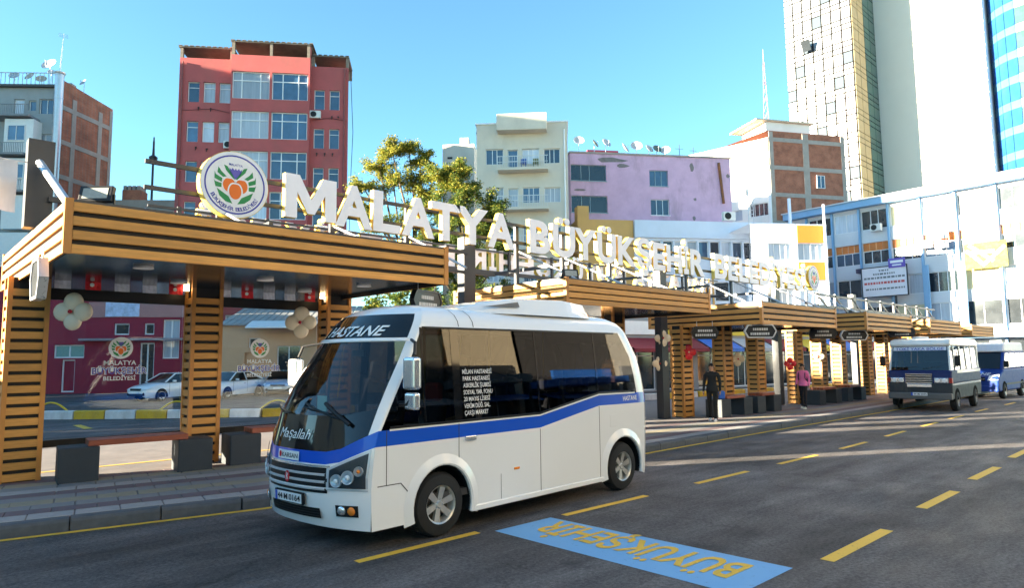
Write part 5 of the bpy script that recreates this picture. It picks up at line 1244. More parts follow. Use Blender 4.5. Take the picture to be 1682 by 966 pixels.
# wheels
for x in (XW1, XW2):
    wheel(bus, x, -1.0, ZW, .365, .21, -1); wheel(bus, x, 1.0, ZW, .365, .21, 1)
# front: grille, lamps, plate, fog lamps, badge and lettering
def fpatch(y0, y1, zb, zt, off, n=10, mth=2):
    rows_ = []
    for j in range(mth + 1):
        rows_.append([fpt(y0 + (y1 - y0) * i / n, (zb(y0 + (y1 - y0) * i / n) if callable(zb) else zb) * (1 - j / mth) + (zt(y0 + (y1 - y0) * i / n) if callable(zt) else zt) * j / mth, off) for i in range(n + 1)])
    return rows_
gz = MB().grid(fpatch(-.57, .57, .62, .89, .004, 16)); gz.build('grille', BLACK, bus)
m = MB()
for z in (.665, .74, .815): m.grid([[fpt(-.55 + 1.1 * i / 16, z + dz, o) for i in range(17)] for dz, o in ((-.013, .006), (-.010, .024), (.008, .028), (.014, .008))])
m.build('grille_bar', mat('grille_silver', (.60, .61, .63), .3, metal=.2, var=.05), bus, smooth=True)
m = MB().grid(fpatch(-.60, .60, .895, .915, .012, 16)); m.build('grille_trim', CHROME, bus)
m = MB(); y0 = .02
m.add([fpt(y0 + .045 * math.cos(k * math.pi / 9), .765 + .06 * math.sin(k * math.pi / 9), .038) for k in range(18)], [tuple(range(18))], 0)
for q in ((-.006, .03, -.03, -.006), ): pass
m.add([fpt(y0 + a, .765 + c, .041) for a, c in ((.018, .04), (.006, .04), (.006, -.04), (.018, -.04))], [(0, 1, 2, 3)], 1); m.add([fpt(y0 + a, .765 + c, .041) for a, c in ((.004, 0), (-.018, .038), (-.024, .03), (-.008, 0), (-.024, -.03), (-.018, -.038))], [(0, 1, 2, 3), (0, 3, 4, 5)], 1)
m.build('front_badge', [RED, WHITE], bus, recalc=False)
for s in (-1, 1):
    zt_ = lambda y: .875 + .185 * max(0, (abs(y) - .58) / .38)
    hl = MB().grid(fpatch(s * .555, s * .995, .655, lambda y: zt_(y) + .018, .004, 12, 3)).build('headlight', mat('lamp_bezel', (.62, .64, .68), .25, metal=.2, var=0), bus)
    MB().grid(fpatch(s * .59, s * .975, .685, lambda y: zt_(y) - .012, .008, 12, 3)).build('housing', mat('lamp_housing', (.05, .055, .065), .35), hl)
    for y, z, r, mt in ((.685, .762, .066, None), (.805, .80, .070, None), (.905, .865, .050, AMB)):
        p = Vector(fpt(s * y, z, .012)); n = (Vector(fpt(s * y, z, .10)) - p).normalized()
        q = Vector((0, 0, 1)).rotation_difference(n).to_matrix()
        m = MB().lathe([(.001, -.002), (r * .5, .002), (r * .85, .014), (r, .022), (r * 1.06, .014), (r * 1.08, .0)], 20); m.xf(lambda a, b_, c: tuple(q @ Vector((a, b_, c)) + p)); m.build('reflector', mat('lamp_reflector', (.72, .74, .78), .15, metal=.3, var=0), hl, smooth=True)
        m = MB().lathe([(r * .42, .006), (r * .40, .02), (r * .25, .028), (.001, .030)], 16); m.xf(lambda a, b_, c: tuple(q @ Vector((a, b_, c)) + p)); m.build('bulb_cover', mt or mat('bulb_glass', (.75, .76, .78), .05, var=0, spec=.9), hl, smooth=True)
    MB().grid(fpatch(s * .60, s * .97, .69, lambda y: zt_(y), .034, 12, 3)).build('lens', LENS, hl, smooth=True)
    fg = MB().grid(fpatch(s * .66, s * .90, .385, .505, .005, 6, 2)).build('fog_lamp', BLACK, bus)
    for y, r, mt in ((.725, .045, CHROME), (.83, .042, AMB)):
        p = Vector(fpt(s * y, .447, .008)); n = (Vector(fpt(s * y, .447, .1)) - p).normalized(); q = Vector((0, 0, 1)).rotation_difference(n).to_matrix()
        m = MB().lathe([(.001, .016), (r * .6, .014), (r, .004), (r * 1.08, 0)], 16); m.xf(lambda a, b_, c: tuple(q @ Vector((a, b_, c)) + p)); m.build('lens', mt, fg, smooth=True)
MB().grid(fpatch(-.46, .50, .345, .455, .005, 12)).build('lower_intake', BLACK, bus)
m = MB(); 
for z in (.37, .40, .43): m.grid([[fpt(-.45 + .94 * i / 10, z + dz, o) for i in range(11)] for dz, o in ((-.005, .007), (.005, .012))])
m.build('intake_bars', mat('dark_grey', (.05, .05, .05), .5), bus)
m = MB().grid(fpatch(-1.0, 1.0, .672, .684, .010, 30)); m.build('bumper_lip', BUSW, bus)
# plate
pl = MB().add([fpt(y, z, o) for y in (-.27, .27) for z in (.485, .605) for o in (.02, .05)], [(0,2,6,4),(1,5,7,3),(0,1,3,2),(4,6,7,5),(0,4,5,1),(2,3,7,6)]).build('number_plate', BLACK, bus)
m = MB(); m.add([fpt(y, z, .053) for y, z in ((.255, .497), (-.255, .497), (-.255, .593), (.255, .593))], [(0, 1, 2, 3)], 0); m.add([fpt(y, z, .0545) for y, z in ((.255, .497), (.205, .497), (.205, .593), (.255, .593))], [(0, 1, 2, 3)], 1)
text_fit(m, '44 M 0164', lambda a, b_: fpt(-a, .513 + b_, .0555), -.19, .235, .066, 2, .012); m.build('plate_face', [PLATE, PBLUE, PTX], pl, recalc=False)
# maker's name strip, bonnet script, destination board
m = MB(); m.grid(fpatch(.30, -.14, .94, 1.04, .009, 8, 1), 0); text_fit(m, 'KARSAN', lambda a, b_: fpt(-a, .963 + b_, .012), -.20, .12, .052, 1, .01)
m.add([fpt(.245 + .03 * math.cos(k * math.pi / 8), 0.99 + .035 * math.sin(k * math.pi / 8), .012) for k in range(16)], [tuple(range(16))], 2)
m.build('name_strip', [WHITE, PTX, RED], bus, recalc=False)
m = MB(); text_fit(m, 'Maşallah', lambda a, b_: fpt(-a, 1.18 + b_ , .008), -.30, .30, .115, 0, .0, shear=.35); m.build('bonnet_script', WHITE, bus, recalc=False)
m = MB(); text_fit(m, 'HASTANE', lambda a, b_: fpt(-a, 2.335 + b_, .008), -.36, .62, .125, 0, .018, shear=.3); m.build('destination_lettering', WHITE, bus, recalc=False)
m = MB(); text_fit(m, 'HALK OTO', lambda a, b_: fpt(-a, 2.515 + b_, .008), -.1, .45, .07, 0, .0); 
m = MB(); f_ = lambda a, b_: side_pt(a, b_, .006)
for k, (tx, w) in enumerate((('MİLAN HASTANESİ', .50), ('PARK HASTANESİ', .46), ('ASKERLİK ŞUBESİ', .47), ('SOSYAL YAR. FONU', .49), ('20 MAYIS LİSESİ', .44), ('VERİM DÜĞ. SAL.', .44), ('ÇARŞI MARKET', .40))):
    text_fit(m, tx, f_, 1.75, 1.75 + w, .055, 0, .012, z0=1.87 - k * .083)
m.build('route_lettering', WHITE, bus, recalc=False)
m = MB(); text_fit(m, 'HASTANE', lambda a, b_: side_pt(a, b_, .004), 5.08, 5.46, .075, 0, .014, z0=1.375); m.build('stripe_lettering', WHITE, bus, recalc=False)
# wipers
for ya, yb, za, zb_ in ((.15, .70, 1.44, 1.50), (-.62, -.10, 1.40, 1.56)):
    m = MB(); P = [fpt(ya + (yb - ya) * k / 8, za + (zb_ - za) * k / 8, .03) for k in range(9)]; m.tube(P, .012, 6)
    P2 = [fpt((ya + yb) / 2 - .28 + .56 * k / 8, (za + zb_) / 2 + .0 + (.03 if ya > 0 else .08) * (k / 8 - .5), .018) for k in range(9)]; m.tube(P2, .009, 6); m.build('wiper', BLACK, bus, smooth=True)
m = MB(); m.tube([fpt(-.40 - .35 * k / 6, 1.56 - .22 * k / 6, .035) for k in range(7)], .022, 8); m.build('wiper', BLACK, bus, smooth=True)
# mirrors
for s in (-1, 1):
    mr = MB().tube([side_pt(.98, 2.28, .0, s), (.84, s * 1.16, 2.24), (.80, s * 1.20, 2.10)], .018, 8).build('mirror', BLACK, bus, smooth=True); MB().tube([side_pt(.75, 1.55, .0, s), (.72, s * 1.16, 1.56), (.74, s * 1.2, 1.62)], .016, 8).build('mirror_arm', BLACK, mr, smooth=True)
    MB().box(.70, s * 1.10, 1.72, .82, s * 1.30, 2.08).build('housing', CHROME, mr, bevel=.035, seg=3)
    MB().box(.72, s * 1.11, 1.50, .82, s * 1.29, 1.69).build('housing', CHROME, mr, bevel=.03, seg=3)
    MB().box(.822, s * 1.12, 1.74, .826, s * 1.28, 2.06).build('mirror_glass', PANEC, mr)
# interior
MB().box(.45, -.97, .42, 5.4, .97, .50).build('floor', INTD, bus); MB().box(1.5, -.80, 2.48, 4.8, .80, 2.52).build('headlining', mat('headlining', (.30, .29, .27), .9), bus)
m = MB().prism([(.40, .9), (.40, 1.22), (.52, 1.36), (.92, 1.36), (1.0, 1.10), (.95, .6), (.5, .6)], -.86, .86); m.build('dashboard', INTD, bus, bevel=.03)
m = MB().lathe([(.205, -.014), (.219, 0), (.205, .014), (.191, 0), (.205, -.014)], 28); q = Matrix.Rotation(R(-62), 3, 'Y'); m.xf(lambda a, b_, c: tuple(q @ Vector((a, b_, c)) + Vector((1.02, -.42, 1.42))))
m.bar((1.02, -.62, 1.42), (1.02, -.22, 1.42), .03, .03).bar((1.02, -.42, 1.42), (.85, -.42, 1.2), .05, .05); m.build('steering_wheel', BLACK, bus, smooth=True)
def seat(x, y, red=False):
    s_ = MB().box(x, y - .22, .82, x + .46, y + .22, .95).box(x + .06, y - .18, .5, x + .4, y + .18, .82).build('seat', SEATF, bus, bevel=.03)
    m = MB().box(x + .42, y - .22, .93, x + .54, y + .22, 1.50); m.xf(lambda a, b_, c: (a + (c - .93) * .18, b_, c)); m.build('backrest', SEATF, s_, bevel=.04)
    m = MB().box(x + .53, y - .14, 1.52, x + .63, y + .14, 1.76); m.build('headrest', REDC if red else SEATF, s_, bevel=.04)
seat(1.18, -.42, True); seat(1.2, .45)
for x in (2.1, 2.9, 3.7, 4.45):
    for y in (-.68, -.22, .66): seat(x, y)
for x in (1.9, 3.1, 4.3): MB().cyl((x, -.05, .5), (x, -.05, 2.48), .017, n=8).build('grab_pole', mat('pole_yellow', (.6, .45, .03), .4), bus)
m = MB(); m.box(1.02, .05, 2.10, 1.05, .30, 2.18).cyl((1.03, .17, 2.18), (1.05, .17, 2.32), .012, n=6); m.build('inner_mirror', BLACK, bus)
cg = thing('card_stand', 'paper price card standing inside the minibus windscreen', 'card', (3.45 + .62, 7.44 + .45, 1.41), 0); MB().box(0, -.12, 0, .01, .12, .2).build('card', mat('card_green', (.30, .42, .32), .6), cg)

# the nose is set a few centimetres askew
def _skew(o):
    if o.type == 'MESH':
        for v_ in o.data.vertices:
            if v_.co.x < 1.8: v_.co.x -= .07 * v_.co.y * (1 - max(0.0, v_.co.x) / 1.8)
    for c_ in o.children:
        if not c_.name.startswith('wheel'): _skew(c_)
for c_ in list(bus.children):
    if not c_.name.split('.')[0] == 'wheel': _skew(c_)
# ---------------------------------------------------------------- box vans
def van_shell(par, prof, w, mt, bevel=.07, taper=0.0, name='body'):
    m = MB().prism(prof, -w, w)
    if taper: m.xf(lambda x, y, z: (x, y * (1 - taper * max(0, z - 1.2)), z))
    return m.build(name, mt, par, bevel=bevel, seg=3, smooth=True)
ARCH = mat('arch_black', (.008, .008, .008), .95, spec=.05, var=0)
NAVY = mat('van_navy', (.007, .014, .085), .5, var=.08, spec=.3, dirt=.1); VGREY = mat('van_grey', (.03, .034, .04), .6, var=.1, dirt=.3); VW = mat('van_white', (.70, .71, .68), .35, var=.06, coat=.3, dirt=.15)
DGL = sheet_glass('van_glass', (.22, .28, .34), 1.5)
d = thing('minibus', 'old navy and grey minibus with white roof, farther along the kerb', 'minibus', (27.75, 8.0, 0), R(2.5))
van_shell(d, [(.12, .42), (.0, .50), (-.02, .95), (.0, 1.03), (4.98, 1.03), (5.0, .8), (4.9, .42)], 1.02, VGREY, .05, name='lower_body')
van_shell(d, [(-.012, 1.0), (.0, 1.25), (.07, 1.47), (4.93, 1.50), (4.985, 1.0)], 1.025, NAVY, .04, name='waist_panel')
# cabin: pillars and roof with real openings
z0, z1 = 1.46, 2.36
def slx(z): return .09 + (z - 1.46) * .26
for s in (-1, 1):
    y = s * 1.0
    for xa, xb in ((0, .10), (.80, .92), (1.75, 1.87), (2.7, 2.82), (3.65, 3.77), (4.72, 4.86)):
        f0 = slx(z0) if xa == 0 else 0; f1 = slx(z1) if xa == 0 else 0
        m = MB(); m.add([(xa + f0, y, z0), (xb + f0, y, z0), (xb + f1, y * .95, z1), (xa + f1, y * .95, z1), (xa + f0, y - s * .06, z0), (xb + f0, y - s * .06, z0), (xb + f1, y * .95 - s * .06, z1), (xa + f1, y * .95 - s * .06, z1)], [(0,1,2,3),(4,5,6,7),(0,1,5,4),(1,2,6,5),(2,3,7,6),(3,0,4,7)]); m.build('window_pillar', VW, d)
MB().box(4.78, -.98, 1.46, 4.86, .98, 2.36).build('rear_panel', VW, d)
van_shell(d, [(.28, 2.34), (.22, 2.42), (.35, 2.58), (.8, 2.64), (4.6, 2.64), (4.88, 2.55), (4.9, 2.34)], .985, VW, .06, name='roof')
MB().add([(slx(1.47) + .01, -.93, 1.47), (slx(1.47) + .01, .93, 1.47), (slx(2.35) + .01, .90, 2.35), (slx(2.35) + .01, -.90, 2.35)], [(0, 1, 2, 3)]).build('windscreen', DGL, d)
m = MB(); dp = lambda a, b_: (slx(b_) - .004, -a, b_)
m.add([dp(a, c) for a, c in ((-.86, 2.19), (.86, 2.19), (.86, 2.33), (-.86, 2.33))], [(0, 1, 2, 3)], 0)
text_fit(m, 'TOKİ YAKA BÖLGE', lambda a, b_: (slx(2.205 + b_) - .009, -a, 2.205 + b_), -.78, .78, .10, 1, .015); m.build('route_strip', [mat('strip_pale', (.55, .62, .72), .5), EB], d, recalc=False)
for s in (-1, 1):
    for xa, xb in ((.12, .80), (.92, 1.75), (1.87, 2.7), (2.82, 3.65), (3.77, 4.72)):
        o0 = slx(1.48) if xa < .2 else 0; o1 = slx(2.34) if xa < .2 else 0
        MB().quad((xa + o0, s * .97, 1.48), (xb, s * .97, 1.48), (xb, s * .925, 2.34), (xa + o1, s * .925, 2.34)).build('side_window', DGL, d)
        if xa > .8:
            m = MB(); k = xa + .05
            while k < xb - .05: m.quad((k, s * .93, 1.55), (k + .09, s * .91, 1.55), (k + .09, s * .88, 2.3), (k, s * .90, 2.3)); k += .13
            m.build('curtain', mat('curtain_green', (.10, .20, .14), .8, var=.3) if xa > 1.8 else mat('curtain_gold', (.42, .34, .14), .8, var=.2), d)
    MB().box(.9, s * 1.03, 1.36, 4.9, s * 1.02, 1.47).build('white_band', VW, d); MB().box(.08, s * 1.028, .93, 4.9, s * 1.015, 1.0).build('trim_strip', CHROME, d)
    wheel(d, .72, s * 1.03, .35, .35, .2, s, spokes=8, rimr=.55, rimmat=mat('steel_wheel', (.25, .25, .26), .5)); wheel(d, 3.75, s * 1.03, .35, .35, .2, s, spokes=8, rimr=.55, rimmat=mat('steel_wheel', (.25, .25, .26), .5))
    for x in (.72, 3.75):
        MB().prism([(x + .44 * math.cos(q * math.pi / 16), .40 + .42 * math.sin(q * math.pi / 16)) for q in range(17)], s * 1.0, s * 1.026).build('wheel_arch', ARCH, d)
    h = MB().box(-.045, s * .48, 1.02, .05, s * .93, 1.20).build('headlight', CHROME, d, bevel=.015)
    for y in (.58, .80): MB().lathe([(.001, -.075), (.06, -.07), (.075, -.045)], 16, origin=(0, s * y, 1.11), axis='x').build('lens', mat('bulb_glass', (.75, .76, .78), .05, var=0, spec=.9), h, smooth=True)
    MB().box(-.03, s * .94, 1.02, .15, s * 1.035, 1.20).build('indicator', mat('indicator_red', (.35, .03, .02), .3), d, bevel=.01)
    mr = MB().tube([(.25, s * 1.0, 1.6), (.12, s * 1.2, 1.6), (.12, s * 1.2, 2.1), (.3, s * .98, 2.2)], .014, 6).build('mirror', BLACK, d)
    MB().box(.08, s * 1.12, 1.62, .16, s * 1.30, 2.0).build('housing', BLACK, mr, bevel=.02)
gr_ = MB().box(-.05, -.42, 1.0, .03, .42, 1.34).build('grille', BLACK, d)
for z in (1.02, 1.10, 1.18, 1.26, 1.33): MB().box(-.062, -.43, z - .012, -.0505, .43, z + .012).build('grille_bar', CHROME, gr_)
MB().box(-.06, -.40, .86, -.03, .40, .98).build('lower_grille', CHROME, d, bevel=.01)
MB().box(-.12, -1.02, .42, .1, 1.02, .66).build('bumper', mat('bumper_grey', (.11, .11, .11), .5, var=.1), d, bevel=.04)
p = MB().box(-.14, -.26, .56, -.121, .26, .67).build('number_plate', PLATE, d); m = MB(); text_fit(m, '44 M 0095', lambda a, b_: (-.143, -a, .58 + b_), -.18, .24, .065, 0, .012); m.build('plate_text', PTX, p, recalc=False); MB().box(-.1425, .2, .56, -.1405, .26, .67).build('plate_band', PBLUE, p)
m = MB(); m.bar((.10, .75, 1.52), (.14, .05, 1.60), .015, .015).bar((.10, -.1, 1.52), (.15, -.75, 1.62), .015, .015); m.build('wiper', BLACK, d)
MB().lathe([(.001, 0), (.28, 0), (.26, .08), (.001, .10)], 20, origin=(1.4, .2, 2.64)).build('roof_hatch', VW, d, smooth=True)
MB().box(.3, -.9, .5, 4.7, .9, .55).build('floor', INTD, d); m = MB()
for x in (1.2, 2.1, 3.0, 3.9):
    for y in (-.55, .55): m.box(x, y - .35, .6, x + .45, y + .35, 1.0).box(x + .42, y - .35, 1.0, x + .52, y + .35, 1.7)
m.build('seats', SEATF, d); MB().prism([(.12, 1.1), (.12, 1.5), (.5, 1.48), (.55, 1.1)], -.9, .9).build('dashboard', INTD, d)

v = thing('van', 'blue van with high white roof parked behind the old minibus', 'van', (36.5, 8.35, 0), R(-1))
VB = mat('van_blue', (.008, .035, .20), .5, var=.06, spec=.3)
van_shell(v, [(.10, .34), (-.02, .42), (-.04, .80), (.10, 1.02), (.95, 1.28), (1.0, 1.34), (5.4, 1.34), (5.45, .7), (5.4, .36)], 1.0, VB, .07, name='lower_body')
van_shell(v, [(.98, 1.32), (1.62, 2.12), (5.38, 2.2), (5.42, 1.32)], .985, VB, .06, .05, name='cabin')
van_shell(v, [(1.50, 2.13), (1.72, 2.48), (2.1, 2.58), (5.2, 2.58), (5.38, 2.13)], .93, mat('van_white2', (.60, .62, .66), .4), .08, name='high_roof')
MB().add([(1.0 - .015, -.86, 1.36), (1.0 - .015, .86, 1.36), (1.60 - .015, .82, 2.11), (1.60 - .015, -.82, 2.11)], [(0, 1, 2, 3)]).build('windscreen', GLB, v)
for s in (-1, 1):
    MB().add([(1.25, s * .984, 1.40), (1.68, s * .95, 2.06), (2.3, s * .95, 2.06), (2.3, s * .984, 1.40)], [(0, 1, 2, 3)]).build('side_window', GLB, v)
    for x in (2.45, 3.5, 4.5): MB().add([(x, s * .984, 1.42), (x + .9, s * .984, 1.42), (x + .9, s * .95, 2.06), (x, s * .95, 2.06)], [(0, 1, 2, 3)]).build('side_window', GLB, v)
    wheel(v, .95, s * 1.01, .35, .35, .2, s); wheel(v, 4.3, s * 1.01, .35, .35, .2, s)
    for x in (.95, 4.3): MB().prism([(x + .43 * math.cos(q * math.pi / 16), .34 + .46 * math.sin(q * math.pi / 16)) for q in range(17)], s * .98, s * 1.006).build('wheel_arch', ARCH, v)
    m = MB(); m.add([(-.045, s * .58, .84), (.03, s * .96, .86), (.30, s * .99, 1.12), (.13, s * .62, 1.05)], [(0, 1, 2, 3)]); m.xf(lambda x, y, z: (x - .02, y * 1.01, z + .01)); m.build('headlight', mat('bulb_glass', (.75, .76, .78)), v)
    mr = MB().box(1.0, s * 1.0, 1.42, 1.12, s * 1.2, 1.72).build('mirror', BLACK, v, bevel=.03)
    MB().box(1.3, s * 1.012, .62, 5.3, s * .99, .70).build('side_trim', BLACK, v)
MB().box(-.06, -.5, .82, -.035, .5, 1.0).build('grille', BLACK, v); MB().box(-.075, -.5, .90, -.061, .5, .92).build('grille_bar', CHROME, v)
MB().lathe([(.001, -.09), (.07, -.085), (.075, -.06)], 16, origin=(0, 0, .91), axis='x').build('front_badge', CHROME, v)
MB().box(-.07, -.98, .34, .05, .98, .62).build('bumper', VB, v, bevel=.05); MB().box(-.085, -.26, .56, -.071, .26, .66).build('number_plate', PLATE, v)
m = MB(); text_fit(m, 'HASTANE', lambda a, b_: (.20 + b_ * .95, -a, 1.065 + b_ * .31 + .012), -.62, .62, .35, 0, .012); m.build('bonnet_lettering', WHITE, v, recalc=False)

# ---------------------------------------------------------------- parked cars
def sedan(lab, x, y, rz, paint, z=0):
    c = thing('parked_car', lab, 'car', (x, y, z), rz, 'cars parked behind the shelters')
    # local: front at x=0, length 4.5
    st_ = [(-.02, .30, .62, .55), (.05, .22, .72, .74), (.35, .20, .82, .84), (1.05, .20, .95, .88), (1.5, .20, .98, .89), (3.4, .20, 1.00, .89), (4.05, .22, 1.0, .87), (4.42, .30, .96, .80), (4.5, .42, .84, .72)]
    rowsC = []
    for xx, zb, zt, w in st_:
        rowsC.append([(xx, -w * .93, zb), (xx, -w, (zb + zt) * .42), (xx, -w * 1.0, zb + (zt - zb) * .68), (xx, -w * .93, zt - .05), (xx, -w * .80, zt), (xx, 0, zt + .03), (xx, w * .80, zt), (xx, w * .93, zt - .05), (xx, w * 1.0, zb + (zt - zb) * .68), (xx, w, (zb + zt) * .42), (xx, w * .93, zb)])
    m = MB().grid(rowsC); n = 11; m.add(rowsC[0], [tuple(range(n))]); m.add(rowsC[-1], [tuple(range(n))]); b = m.build('body', paint, c, smooth=True)
    gh = [[(1.12, -.78, .97), (1.12, .78, .97)], [(1.85, -.60, 1.42), (1.85, .60, 1.42)], [(3.0, -.60, 1.46), (3.0, .60, 1.46)], [(3.95, -.76, 1.02), (3.95, .76, 1.02)]]
    MB().grid([[(1.83, -.60, 1.425), (1.83, 0, 1.45), (1.83, .60, 1.425)], [(2.4, -.60, 1.465), (2.4, 0, 1.49), (2.4, .60, 1.465)], [(3.02, -.59, 1.455), (3.02, 0, 1.48), (3.02, .59, 1.455)]]).build('roof', paint, c, smooth=True)
    MB().grid([[(1.10, -.76, .985), (1.02, 0, 1.0), (1.10, .76, .985)], [(1.83, -.58, 1.42), (1.80, 0, 1.44), (1.83, .58, 1.42)]]).build('windscreen', GLB, c, smooth=True)
    MB().grid([[(3.02, -.58, 1.45), (3.05, 0, 1.47), (3.02, .58, 1.45)], [(3.95, -.74, 1.02), (4.0, 0, 1.03), (3.95, .74, 1.02)]]).build('rear_window', GLB, c, smooth=True)
    for s in (-1, 1):
        MB().add([(1.18, s * .80, .99), (1.86, s * .615, 1.41), (2.42, s * .615, 1.445), (2.42, s * .83, 1.0)], [(0, 1, 2, 3)]).build('side_window', GLB, c)
        MB().add([(2.50, s * .83, 1.0), (2.50, s * .615, 1.445), (2.98, s * .61, 1.44), (3.6, s * .78, 1.03)], [(0, 1, 2, 3)]).build('side_window', GLB, c)
        m = MB(); m.bar((1.10, s * .79, .985), (1.84, s * .60, 1.43), .05, .05).bar((3.0, s * .60, 1.455), (3.95, s * .77, 1.02), .06, .08).bar((2.46, s * .835, .99), (2.46, s * .612, 1.455), .03, .07).bar((1.84, s * .605, 1.435), (3.0, s * .605, 1.455), .03, .04); m.build('pillar', paint, c)
        wheel(c, .85, s * .90, .31, .31, .19, s, spokes=5, rimr=.66); wheel(c, 3.5, s * .90, .31, .31, .19, s, spokes=5, rimr=.66)
        for xx in (.85, 3.5): MB().prism([(xx + .37 * math.cos(q * math.pi / 16), .22 + .46 * math.sin(q * math.pi / 16)) for q in range(17)], s * .86, s * .896).build('wheel_arch', ARCH, c)
        m = MB(); m.add([(.035, s * .40, .60), (.06, s * .74, .62), (.34, s * .845, .72), (.30, s * .72, .76), (.06, s * .42, .70)], [(0, 1, 2, 3, 4)]); m.xf(lambda x_, y_, z_: (x_ - .05, y_ * 1.02, z_ + .01)); m.build('headlight', mat('bulb_glass', (.75, .76, .78)), c)
        MB().lathe([(.001, -.04), (.05, -.035), (.09, -.01)], 14, origin=(.0, s * .6, .40), axis='x').build('fog_lamp', BLACK, c)
        MB().box(1.45, s * .88, .98, 1.62, s * 1.02, 1.10).build('mirror', paint, c, bevel=.03)
        for xx in (1.3, 2.46, 3.4): MB().box(xx - .005, s * .892, .35, xx + .005, s * .884, .95).build('door_seam', SEAM, c)
        for xx in (2.15, 3.1): MB().box(xx, s * .90, .80, xx + .18, s * .88, .83).build('door_handle', CHROME, c)
    MB().box(-.045, -.40, .58, .02, .40, .70).build('grille', BLACK, c, bevel=.01); MB().box(-.052, -.40, .66, -.0455, .40, .675).build('grille_bar', CHROME, c)
    MB().box(-.045, -.55, .30, .02, .55, .42).build('lower_intake', BLACK, c, bevel=.01); MB().box(-.06, -.25, .44, -.035, .25, .54).build('number_plate', PLATE, c)
    return c
WP = mat('car_white', (.72, .73, .75), .25, var=.03, coat=.6); SP = mat('car_silver', (.45, .50, .58), .25, metal=.4, var=.03, coat=.6)
sedan('white saloon car parked facing the lane behind the nearest shelter', 9.75, 39.3, R(22), WP)
sedan('pale car half hidden behind the second shelter pillar', 12.9, 38.6, R(30), WP)
sedan('pale car parked by the peach house', 16.9, 38.2, R(60), SP)
